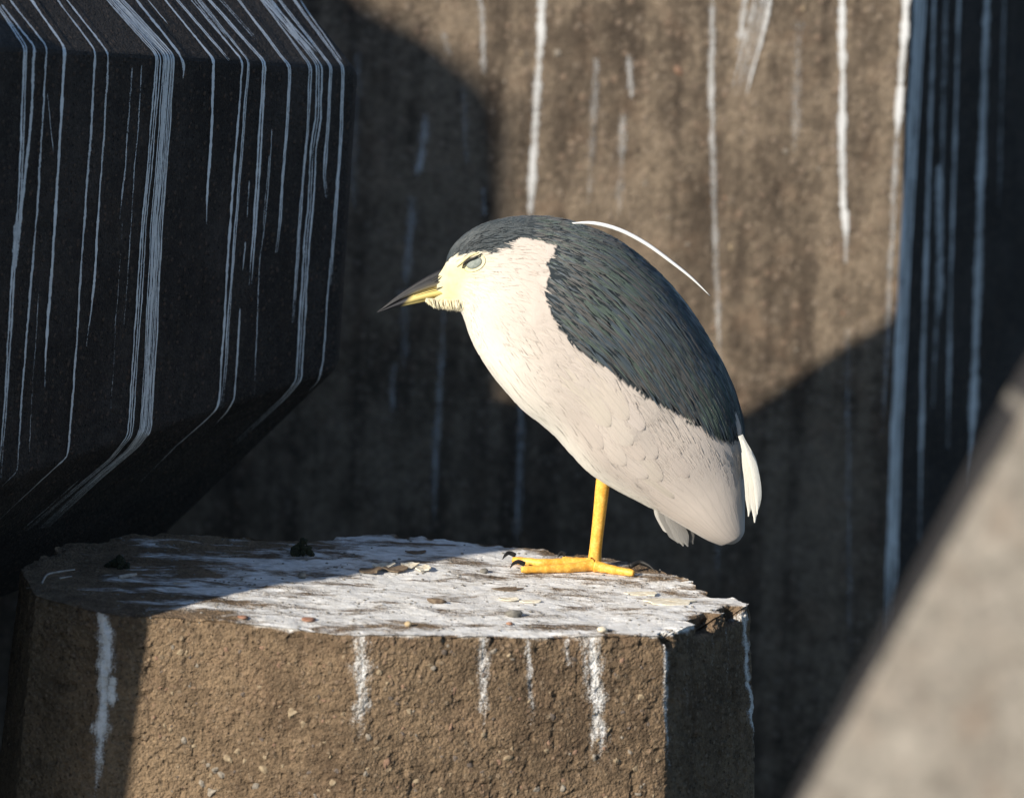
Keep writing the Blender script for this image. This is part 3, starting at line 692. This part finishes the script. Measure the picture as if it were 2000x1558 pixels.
def speeds(s, th):
    e = 5e-3
    return (np.linalg.norm(S(np.clip(s + e, 0, NR - 1), th) - S(np.clip(s - e, 0, NR - 1), th), axis=-1) / (2 * e) + 1e-6,
            np.linalg.norm(S(s, th + e) - S(s, th - e), axis=-1) / (2 * e) + 1e-6)
def px_near(s, th): return project(S(s, np.abs((th + math.pi) % (2 * math.pi) - math.pi)))

CROWN = [(850, 515), (872, 513), (880, 503), (900, 499), (925, 493), (945, 490), (953, 497), (962, 487), (985, 479), (1005, 468), (1022, 463), (1055, 468), (1080, 474), (1098, 478), (1110, 480), (1200, 500), (1200, 380), (900, 380), (850, 480)]
MANTLE = [(1040, 465), (1090, 478), (1078, 500), (1066, 515), (1074, 535), (1064, 560), (1068, 590), (1078, 618), (1095, 645), (1125, 680), (1155, 704), (1190, 722), (1225, 750), (1258, 775), (1290, 792), (1325, 808), (1360, 838), (1395, 856), (1425, 866), (1440, 862), (1475, 870), (1500, 700), (1400, 560), (1200, 380), (1040, 380)]
LORE = [(850, 518), (872, 514), (900, 510), (925, 500), (945, 500), (944, 515), (930, 530), (912, 537), (903, 560), (897, 588), (862, 600), (846, 580)]
BLACK = np.array([0.022, 0.029, 0.034]); WHITE = np.array([0.74, 0.705, 0.62]); GREY = np.array([0.56, 0.49, 0.43]); CREAM = np.array([0.78, 0.70, 0.54]); YEL = np.array([0.72, 0.62, 0.26])
def body_color(s, th, jit=8.0):
    P3 = S(s, th); p = px_near(s, th)
    j = np.stack([fbm(P3 * 320, 5, 2), fbm(P3 * 320, 6, 2)], -1) * jit * 2; q = p + j
    x, y = p[..., 0], p[..., 1]
    # grey flank fading to white on the breast, cream along the belly
    ax = x - (940 + (y - 600) * 0.30)
    g = smooth(-70, 120, ax)[..., None]
    col = WHITE * (1 - g) + GREY * g
    lowd = np.abs(np.abs((th + math.pi) % (2 * math.pi) - math.pi))          # pi = keel
    k = (smooth(2.35, 2.85, lowd) * smooth(6, 10, s))[..., None]; col = col * (1 - k) + (WHITE * 0.95) * k
    var = (0.93 + 0.28 * fbm(P3 * 25, 8, 3))[..., None]; col = col * var
    nl = sum(inpoly(q + 13 * np.array([math.cos(a_), math.sin(a_)]) * f_, LORE).astype(float) for a_ in np.arange(8) * .785 for f_ in (.5, 1)) / 16
    nl = (nl * (0.85 + 0.8 * fbm(P3 * 130, 15, 3)))[..., None]; col = col * (1 - nl) + (YEL * 0.8 + WHITE * 0.2) * nl
    nc = inpoly(q, CROWN) | inpoly(q, MANTLE)
    return np.where(nc[..., None], BLACK, col), nc

def feather_mat(name, rough=0.75, spec=0.25, barb=0.25, sheen=0.15, trans=0.0):
    b = NB(name); c = b.attr('Col').outputs['Color']; f = sepc(b, b.attr('fuv').outputs['Color'])
    ac = b.math('ABSOLUTE', b.math('SUBTRACT', f[0], 0.5)); cx = b.n('ShaderNodeCombineXYZ')
    b.put(cx.inputs[0], b.math('ADD', b.math('MULTIPLY', f[1], 34.0), b.math('MULTIPLY', ac, -26.0))); b.put(cx.inputs[1], b.math('MULTIPLY', ac, 4.0)); b.put(cx.inputs[2], b.math('MULTIPLY', f[2], 90.0))
    n = b.noise(cx.outputs[0], 1.0, 3, 0.7); n2 = b.noise(b.coords(), 900, 2, 0.6)
    shaft = b.ramp(ac, 0.05, 0.02)
    col = b.mix(b.math('MULTIPLY', b.ramp(n, 0.35, 0.75), barb), c, b.mix(0.5, c, (0, 0, 0)))
    col = b.mix(b.math('MULTIPLY', shaft, barb * 0.8), col, b.mix(0.6, c, (0, 0, 0)))
    h = b.math('ADD', b.math('MULTIPLY', n, 0.7), b.math('MULTIPLY', n2, 0.3))
    return b.done(b.bsdf(col, rough, b.bump(h, 0.45, 0.0012), spec, **{'Sheen Weight': sheen, 'Sheen Roughness': 0.4}))
MF_SOFT = feather_mat('pale_plumage', 0.85, 0.15, 0.16, 0.2)
MF_DARK = feather_mat('glossy_dark_plumage', 0.42, 0.5, 0.4, 0.25)
def body_mat():
    b = NB('heron_body_plumage'); c = b.attr('Col').outputs['Color']
    n = b.noise(b.coords((500, 500, 500)), 1, 3, 0.6); n2 = b.noise(b.coords((240, 240, 70), (0, math.radians(40), 0)), 1, 3, 0.6)
    col = b.mix(b.math('MULTIPLY', n2, 0.14), c, b.mix(0.5, c, (0.0, 0, 0)))
    return b.done(b.bsdf(col, 0.85, b.bump(b.math('ADD', n, n2), 0.35, 0.0012), 0.15, **{'Sheen Weight': 0.2}))
MF_BODY = body_mat()

heron = bpy.data.objects.new('heron', None); COL.objects.link(heron)
tag(heron, 'night heron dozing on one orange leg, black cap and back, pale grey flanks', 'heron')
def make_body():
    ns, na = 340, 220; s = np.linspace(0, NR - 1, ns); th = np.arange(na) / na * 2 * math.pi
    sg, tg = np.meshgrid(s, th, indexing='ij'); P = S(sg, tg); nn = SN(sg, tg)
    P = P + nn * (fbm(P * 45, 21, 3) * 0.0035 - 0.0006)[..., None]
    col, _ = body_color(sg, tg); V = P.reshape(-1, 3); idx = np.arange(ns * na).reshape(ns, na)
    F = np.stack([idx[:-1], np.roll(idx, -1, 1)[:-1], np.roll(idx, -1, 1)[1:], idx[1:]], -1).reshape(-1, 4).tolist()
    F.append(list(idx[0])[::-1]); F.append(list(idx[-1]))
    o = new_obj('body', V, F, MF_BODY, heron, True); point_attr(o, 'Col', col.reshape(-1, 3))
    bm = bmesh.new(); bm.from_mesh(o.data); bmesh.ops.recalc_face_normals(bm, faces=bm.faces[:]); bm.to_mesh(o.data); bm.free()
    return o
BODY = make_body(); BB = bvh_of(BODY)

def feathers(name, s0, th0, L, Wd, dth, lift, col, mat, parent=heron, K=6, tip=0.75, kind=True, point=1.0, ds=None, rnd=False):
    """blades lying on the body surface; lift = (root, tip)"""
    n = len(s0); V = np.zeros((n, K + 1, 3, 3)); vs, vt = speeds(s0, th0); ds = L / vs if ds is None else ds
    fu = np.zeros((n, K + 1, 3, 3))
    for k in range(K + 1):
        t = k / K
        if rnd: t = 1 - (1 - t) ** 1.7
        s = s0 + ds * t; th = th0 + dth * t
        over = np.maximum(s - (NR - 1.05), 0); sc = np.minimum(s, NR - 1.05)
        prof = (0.30 + 0.70 * smooth(0, 0.3, t)) * (1 - smooth(tip, 1.02, t) * 0.93 * point)
        if rnd: prof = (0.5 + 0.5 * smooth(0, .3, t)) * math.sqrt(max(0.0, 1 - max(0.0, (t - tip) / (1.001 - tip)) ** 2.2))
        _, vt2 = speeds(sc, th)
        for j, a in enumerate((-1, 0, 1)):
            thj = th + a * np.minimum(Wd * 0.5 * prof / vt2, 0.35)
            N = SN(sc, thj); P = S(sc, thj)
            lf = lift[0] + (lift[1] - lift[0]) * t ** 1.2 + (0.0006 if a == 0 else 0.0)
            V[:, k, j] = P + N * (lf if np.ndim(lf) == 0 else lf[:, None])
            fu[:, k, j] = np.stack([np.full(n, j / 2), np.full(n, t), (np.arange(n) * 0.618) % 1], -1)
    idx = np.arange(n * (K + 1) * 3).reshape(n, K + 1, 3)
    F = np.concatenate([np.stack([idx[:, :-1, j], idx[:, :-1, j + 1], idx[:, 1:, j + 1], idx[:, 1:, j]], -1).reshape(-1, 4) for j in (0, 1)])
    o = new_obj(name, V.reshape(-1, 3), F.tolist(), mat, parent, True)
    cc = np.repeat(np.asarray(col)[:, None, :], (K + 1) * 3, 1).reshape(-1, 3)
    point_attr(o, 'Col', cc); point_attr(o, 'fuv', fu.reshape(-1, 3))
    if kind: o['kind'] = 'stuff'
    return o
def scatter(n, s_lo, s_hi, cond, seed, th_lo=0.02, th_hi=math.pi - 0.02):
    r = np.random.default_rng(seed); s = r.uniform(s_lo, s_hi, n); th = r.uniform(th_lo, th_hi, n)
    p = px_near(s, th); k = cond(p, s, th); s, th = s[k], th[k]
    sign = np.where(r.random(len(s)) < 0.66, 1, -1); return s, th * sign, p[k], r
# soft short plumage: neck, breast, flank
s, th, p, r = scatter(7000, 1.8, 17, lambda p, s, th: ~(inpoly(p, CROWN) | inpoly(p, MANTLE) | inpoly(p, LORE)), 1)
c, nc = body_color(s, th, 0); n = len(s)
tipmask = ~inpoly(p + np.array([14, 8]), MANTLE)
s, th, c = s[tipmask], th[tipmask], c[tipmask]; n = len(s)
L = (0.012 + 0.012 * smooth(5, 10, s)) * r.uniform(.8, 1.3, n)
feathers('neck_plumage', s, th, L, L * r.uniform(.16, .3, n), np.sign(th) * r.normal(0.0, .03, n), (-0.0009, 0.0001), c * r.uniform(.985, 1.02, (n, 1)), MF_SOFT, K=4, tip=0.2)
# black cap
s, th, p, r = scatter(7000, 1.3, 9.5, lambda p, s, th: (inpoly(p, CROWN) | inpoly(p, MANTLE)) & ~inpoly(p + np.array([10.0, 6.0]), LORE), 2)
n = len(s); L = 0.013 * r.uniform(.7, 1.3, n)
feathers('cap_plumage', s, th, L, L * 0.13, np.sign(th) * r.normal(0.0, .03, n), (-0.0004, 0.0010), BLACK * r.uniform(.9, 1.6, (n, 1)) * 1.15 * np.array([1, 1.03, 1.0]), MF_DARK, K=4, tip=0.2)
# dark mantle: rows of long scapulars
s, th, p, r = scatter(7500, 5.5, 16.3, lambda p, s, th: inpoly(p, MANTLE), 3)
n = len(s); L = (0.014 + 0.034 * smooth(6.5, 12, s)) * r.uniform(.7, 1.25, n)
ok = inpoly(px_near(np.clip(s + L / speeds(s, th)[0], 0, NR - 1), th + np.sign(th) * 0.03) + np.array([0, -7.0]), MANTLE)
s, th, L = s[ok], th[ok], L[ok]; n = len(s); o_ = np.argsort(-s); s, th, L = s[o_], th[o_], L[o_]
tints = np.array([[0.034, 0.043, 0.047], [0.038, 0.052, 0.042], [0.045, 0.043, 0.040], [0.030, 0.040, 0.048], [0.044, 0.052, 0.052]])
ti = np.clip((fbm(S(s, th) * 16, 77, 3) * 5 + 2.5 + r.normal(0, .8, n)).astype(int), 0, 4)
feathers('mantle_plumage', s, th, L, np.minimum(L * r.uniform(.07, .15, n), .006), np.sign(th) * r.normal(0.015, .02, n), (0.0002, 0.0019), tints[ti] * r.uniform(.85, 1.2, (n, 1)) * 1.75, MF_DARK, K=6, tip=0.3)
# grey wing: overlapping coverts and long flight feathers, each one a part
WING = [(1064, 640), (1120, 700), (1200, 745), (1290, 812), (1360, 845), (1420, 880), (1450, 900), (1458, 1040), (1420, 1060), (1330, 1015), (1240, 962), (1160, 880), (1080, 790), (1050, 720)]
rw = np.random.default_rng(9); cov = []
for ri, (t0, ln) in enumerate([(0.10, .085), (0.34, .095), (0.58, .10), (0.82, .09)]):
    for k in range(7):
        f = (k + (ri % 2) * .5) / 7; cov.append((9.0 + f * 8.2, 1.40 + 0.95 * t0 + (0.10 if f > .6 else 0), ln * rw.uniform(.9, 1.1), f))
cs = np.array([c_[0] for c_ in cov]); ct = np.array([c_[1] for c_ in cov]); cl_ = np.array([c_[2] for c_ in cov])
pp = px_near(cs, ct); keep = inpoly(pp, WING) & ~inpoly(pp + np.array([0, -16]), MANTLE)
o_ = np.argsort(-cs); 
for i in o_:
    if not keep[i] or cs[i] > 13.2: continue
    for sg in (1, -1):
        g = body_color(np.array([cs[i] + .8]), np.array([ct[i]]), 0)[0][0] * rw.uniform(.96, 1.05) * np.array([1, rw.uniform(.985, 1.015), rw.uniform(.97, 1.02)])
        if g[0] < .2: g = GREY * 1.0
        feathers('wing_covert', np.array([cs[i]]), np.array([ct[i] * sg]), np.array([cl_[i]]), np.array([cl_[i] * .30]), np.array([sg * rw.normal(-.02, .05)]), (-0.0010, 0.0004), g[None], MF_SOFT, K=12, tip=.55, kind=False, rnd=True)
for i in range(9):
    f = i / 8; 
    for sg in (1, -1):
        g = GREY * rw.uniform(.93, 1.05)
        feathers('flight_feather', np.array([14.2 + 0.5 * f]), np.array([(0.95 + 1.75 * f) * sg]), np.array([0.125]), np.array([.026]), np.array([sg * (-.05)]), (-.0006, 0.0009 + .0003 * i), g[None], MF_SOFT, K=16, tip=.80, kind=False, ds=np.array([5.75 - .5 * f - .45 * abs(f - .35)]), rnd=True)
# belly line and breast: long soft plumes
s, th, p, r = scatter(420, 6.0, 15.0, lambda p, s, th: ~inpoly(p, MANTLE), 6, 2.35, math.pi - .02)
n = len(s); L = 0.042 * r.uniform(.7, 1.3, n); c, _ = body_color(s, th, 0)
feathers('belly_plumage', s, th, L, L * .16, np.sign(th) * r.normal(0.02, .03, n), (0.0000, 0.0010), c * r.uniform(.99, 1.03, (n, 1)), MF_SOFT, K=6, tip=.3)

# free blades given by a photographed midline on a plane of constant depth
def blade(name, pts, w, Y, col, mat, parent=heron, curl=0.0, tip=.7, yw=0.35, K=18, root=.4):
    P = np.array([at_y(x, y, Y) for x, y in pts]); n = len(P); d = np.r_[0, np.cumsum(np.linalg.norm(np.diff(P, axis=0), axis=1))]
    t = np.linspace(0, d[-1], K + 1); C = np.stack([np.interp(t, d, P[:, k]) for k in range(3)], -1)
    for _ in range(3): C[1:-1] = (C[:-2] + 2 * C[1:-1] + C[2:]) / 4
    T = np.gradient(C, axis=0); T /= np.linalg.norm(T, axis=1)[:, None]; X = np.cross(T, [0, 1, 0]); X /= np.linalg.norm(X, axis=1)[:, None]
    V, F, fu = [], [], []
    for lay in (0, 1):
        for k in range(K + 1):
            q = k / K; pr = (root + (1 - root) * smooth(0, .35, q)) * (1 - smooth(tip, 1.03, q) * .92) * w * MPP / 2
            for j, a in enumerate((-1, 0, 1)):
                V.append(C[k] + X[k] * a * pr + np.array([0, (-.0012 if a == 0 else yw * pr * a) + curl * q * q + lay * 0.0006, 0])); fu.append((j / 2, q, .3))
    for lay in (0, 1):
        b0 = lay * (K + 1) * 3
        for k in range(K):
            for j in (0, 1):
                f = (b0 + k * 3 + j, b0 + k * 3 + j + 1, b0 + k * 3 + j + 4, b0 + k * 3 + j + 3); F.append(f if lay else f[::-1])
    o = new_obj(name, V, F, mat, parent, True); point_attr(o, 'Col', np.tile(col, (len(V), 1))); point_attr(o, 'fuv', np.array(fu)); return o
TAILC = np.array([0.40, 0.38, 0.35])
for i, (pts, w, Y, k) in enumerate([([(1285, 985), (1305, 1020), (1325, 1060)], 22, .010, .85), ([(1296, 988), (1318, 1028), (1335, 1066)], 20, .005, 1.0), ([(1306, 992), (1330, 1034), (1344, 1067)], 20, .000, .8), ([(1320, 1000), (1344, 1040), (1354, 1062)], 20, .006, .5), ([(1278, 980), (1292, 1010), (1312, 1045)], 20, .016, 1.8), ([(1281, 984), (1300, 1020), (1318, 1052)], 16, .013, 1.3)]):
    blade('tail_feather', pts, w, Y, TAILC * k * .75, MF_SOFT, tip=.74)
for i, (pts, w, Y) in enumerate([([(1446, 850), (1466, 900), (1476, 955), (1474, 1020)], 24, -.030), ([(1450, 870), (1462, 920), (1466, 970), (1462, 1008)], 20, -.022), ([(1452, 860), (1474, 915), (1481, 960), (1479, 1004)], 14, -.036)]):
    blade('rump_plume', pts, w, Y, WHITE * 1.08, MF_SOFT)
for pts, w, Y in [([(1395, 690), (1428, 760), (1448, 830), (1455, 872)], 16, .02), ([(1380, 660), (1415, 730), (1440, 800), (1452, 850)], 14, .0)]:
    blade('back_plume', pts, w, Y, BLACK * 1.2, MF_DARK)
blade('wing_edge_feather', [(1412, 768), (1432, 806), (1443, 838), (1447, 864)], 12, -.026, GREY * .9, MF_SOFT, root=.1)
tube('nape_plume', [at_y(x, y, -.004) for x, y in [(1118, 436), (1160, 436), (1210, 449), (1262, 476), (1312, 512), (1352, 544), (1387, 578)]], [k * MPP for k in (1.2, 3.6, 4.0, 3.8, 3.2, 2.3, .5)], simple('white_plume', (.8, .78, .74), (.85, .84, .8), 200, .6, .1), heron, 8)

# bill
M_BILL = feather_mat('horny_bill', 0.5, 0.18, 0.3, 0.0)
BILL = [((880, 512), (888, 553), (892, 584), 17), ((862, 525), (863, 558), (863, 584), 14.5), ((836, 538), (836, 565), (835, 588), 12), ((811, 553), (809, 574), (807, 594), 9.5), ((787, 569), (787, 584), (786, 598), 7), ((767, 584), (767, 594), (768, 602), 5), ((749, 599), (749, 603.5), (751, 607), 3), ((736, 609), (736, 610), (737, 611), .8)]
def mandible(name, hi, lo, colf):
    n = len(BILL); q = np.linspace(0, n - 1, 43); V, C, F = [], [], []; m = 20
    A = np.array([b[hi] for b in BILL], float); B = np.array([b[lo] for b in BILL], float); w = np.array([b[3] for b in BILL])
    for s_ in q:
        a = [np.interp(s_, range(n), A[:, k]) for k in (0, 1)]; b = [np.interp(s_, range(n), B[:, k]) for k in (0, 1)]; ww = np.interp(s_, range(n), w) * MPP
        a3, b3 = at_y(*a, HY), at_y(*b, HY); c3 = (a3 + b3) / 2; h = (a3 - b3) / 2
        for k in range(m):
            t = k / m * 2 * math.pi; cz, sy = math.cos(t), math.sin(t)
            wk = ww * (0.55 if ((hi == 0 and cz > 0) or (hi == 1 and cz < 0)) else 1.0)
            e = abs(cz) ** .9 * np.sign(cz)
            V.append(c3 + h * e + np.array([0, -wk * sy * (1 - .25 * abs(cz)), 0])); C.append(colf(s_ / (n - 1), cz))
    for i in range(len(q) - 1):
        for k in range(m): F.append((i * m + k, i * m + (k + 1) % m, (i + 1) * m + (k + 1) % m, (i + 1) * m + k))
    F.append(list(range(m))[::-1]); F.append(list(range((len(q) - 1) * m, len(q) * m)))
    o = new_obj(name, V, F, M_BILL, heron, True); point_attr(o, 'Col', np.array(C)); point_attr(o, 'fuv', np.full((len(V), 3), .5)); return o
def lerp(a, b, t): t = float(np.clip(t, 0, 1)); return tuple(np.array(a) * (1 - t) + np.array(b) * t)
UM = mandible('upper_mandible', 0, 1, lambda t, c: lerp((.018, .018, .021), lerp((.42, .37, .26), (.02, .02, .023), (t - .42) / .2), (-.25 - c) / .3))
LM = mandible('lower_mandible', 1, 2, lambda t, c: lerp(lerp((.66, .52, .16), (.72, .58, .22), t * 2), (.03, .03, .035), (t - .46 + .06 * c) / .1))
M_DARK = simple('dark_skin', (.015, .014, .012), (.03, .028, .022), 200, .5, .2)
tube('nostril', [at_y(x, y, -.0095) for x, y in [(843, 549), (852, 543), (861, 538)]], [.4 * MPP, 1.6 * MPP, .4 * MPP], M_DARK, UM, 6)
tube('gape_line', [at_y(x, y, HY) + np.array([0, -o_y * MPP, 0]) for x, y, o_y in [(893, 548, 21), (863, 558, 14.8), (836, 565, 12.2), (809, 574, 9.7)]], [.5 * MPP, .9 * MPP, .8 * MPP, .5 * MPP], M_DARK, UM, 6)
# closed eye
def on_body(x, y, off=0.0):
    h = BB.ray_cast(Vector(CAM), Vector(ray(x, y))); return np.array(h[0]) + np.array(h[1]) * off, np.array(h[1])
M_LID = simple('grey_eyelid', (.20, .225, .20), (.29, .315, .28), 300, .75, .15); M_RING = simple('yellow_lore_skin', (.62, .52, .24), (.74, .67, .42), 250, .55, .3)
def make_eye(side):
    par = 1 if side > 0 else -1
    def mir(P): P = np.array(P); P[..., 1] *= par; return P
    c, nrm = on_body(926, 514); ax = Vector((math.cos(.42), 0, math.sin(.42))); nv = Vector(nrm); ay = nv.cross(ax).normalized(); ax = ay.cross(nv).normalized()
    bm = bmesh.new(); bmesh.ops.create_uvsphere(bm, u_segments=24, v_segments=14, radius=1)
    for v in bm.verts:
        q = Vector(c) + ax * v.co.x * 17 * MPP + ay * v.co.y * 10.5 * MPP + nv * v.co.z * 4 * MPP; q.y *= par; v.co = q
    e = from_bm('eyelid', bm, M_LID, heron, True)
    sl_ = [on_body(x, y, .0030 + k)[0] for x, y, k in [(904, 524, -.001), (909, 514, .0004), (918, 507, .0010), (930, 503, .0008), (942, 495, -.001)]]
    tube('eye_slit', mir(sl_), [k * MPP for k in (.8, 2.3, 2.6, 2.1, .6)], M_DARK, e, 6)
    rim = [on_body(926 + 23 * math.cos(a) * math.cos(-.42) - 15 * math.sin(a) * math.sin(-.42), 514 + 23 * math.cos(a) * math.sin(-.42) + 15 * math.sin(a) * math.cos(-.42), .0006)[0] for a in np.linspace(0, 2 * math.pi, 17)]
    tube('eye_ring', mir(rim), [1.0 * MPP] * 17, M_RING, e, 6)
    brow = [on_body(x, y, .0012)[0] for x, y in [(893, 521), (905, 511), (918, 500), (936, 493)]]
    tube('brow_fold', mir(brow), [k * MPP for k in (.8, 2.2, 2.4, .8)], M_RING, e, 6)
make_eye(1); make_eye(-1)
# chin tuft
V, F, C = [], [], []; rc = np.random.default_rng(4)
for i in range(1500):
    x = rc.uniform(832, 904); y = np.interp(x, [832, 868, 904], [586, 588, 588]); Y = rc.normal(-.003, .006); x2 = x + rc.uniform(-2, 9); y2 = np.interp(x2, [832, 850, 880, 915], [589, 599, 604, 607]) + rc.normal(0, 2.2)
    a, b = at_y(x, y - 4, Y), at_y(x2, y2, Y); m_ = (a + b) / 2; w_ = np.array([1.0, 0, 0]) * rc.uniform(.6, 1.5) * MPP
    k = len(V); V += [a - w_ * .6, a + w_ * .6, m_ + w_, m_ - w_, b]; F += [(k, k + 1, k + 2, k + 3), (k + 3, k + 2, k + 4)]; C += [lerp(CREAM * 1.12, YEL * 1.1, rc.random() * .5)] * 5
o = new_obj('chin_plumage', V, F, MF_SOFT, heron); o['kind'] = 'stuff'; point_attr(o, 'Col', np.array(C)); point_attr(o, 'fuv', np.full((len(V), 3), .3))

# leg and foot
def leg_mat():
    b = NB('orange_scaled_leg'); n = b.noise(b.coords((160, 160, 60)), 1, 3, .6); d, c = b.voro(b.coords((1, 1, 1)), 330)
    col = b.mix(b.ramp(n, .35, .7), (.82, .40, .045), (.88, .54, .11)); col = b.mix(b.math('MULTIPLY', b.ramp(d, .35, .6), .35), col, (.55, .22, .03))
    return b.done(b.bsdf(col, .5, b.bump(d, -.35, .0012), .4))
M_LEG = leg_mat(); M_CLAW = simple('black_claw', (.012, .012, .012), (.03, .028, .026), 100, .5, .1, .2)
LEG = tube('leg', [at_y(x, y, 0.0) for x, y in [(1186, 895), (1178, 940), (1173, 985), (1168, 1030), (1163, 1075), (1161, 1097), (1160, 1104)]], [k * MPP for k in (14.5, 14, 13, 12.2, 12.2, 13.5, 9)], M_LEG, heron, 20)
def toe(pts, rad, claw):
    P = [at_z(x, y, r_ * MPP) for (x, y), r_ in zip(pts, rad)]
    # knuckle swellings
    R = []; PP = []
    for i in range(len(P) - 1):
        for f in (0, .2, .4, .6, .8):
            PP.append(P[i] + (P[i + 1] - P[i]) * f); r_ = rad[i] + (rad[i + 1] - rad[i]) * f; R.append(r_ * MPP * (1.07 if f == 0 else .99 if f in (.4, .8) else .93))
    PP.append(P[-1]); R.append(rad[-1] * MPP * .75)
    t_ = tube('toe', PP, R, M_LEG, heron, 14, 1.0, None, 3)
    cp = [at_z(x, y, 0) + np.array([0, 0, (z + 3) * MPP]) for x, y, z in claw]
    tube('claw', cp, [k * MPP for k in (5.0, 4.4, 3.0, .5)], M_CLAW, t_, 10)
toe([(1158, 1103), (1110, 1109), (1065, 1111), (1018, 1112)], (12, 9, 8, 7.5), [(1024, 1111, 7), (1012, 1111, 12), (1002, 1112, 9), (996, 1114, 2)])
toe([(1154, 1100), (1110, 1099), (1060, 1100), (1002, 1093)], (12, 10.5, 9, 7.5), [(1006, 1094, 7), (994, 1094, 12), (986, 1096, 9), (981, 1097, 2)])
toe([(1152, 1098), (1125, 1096), (1099, 1092)], (10, 8, 6.5), [(1104, 1092, 6), (1097, 1092, 10), (1092, 1093, 8), (1089, 1094, 2)])
toe([(1163, 1105), (1200, 1113), (1238, 1119)], (12, 8.5, 7.5), [(1230, 1116, 7), (1248, 1114, 14), (1266, 1117, 11), (1281, 1121, 2)])
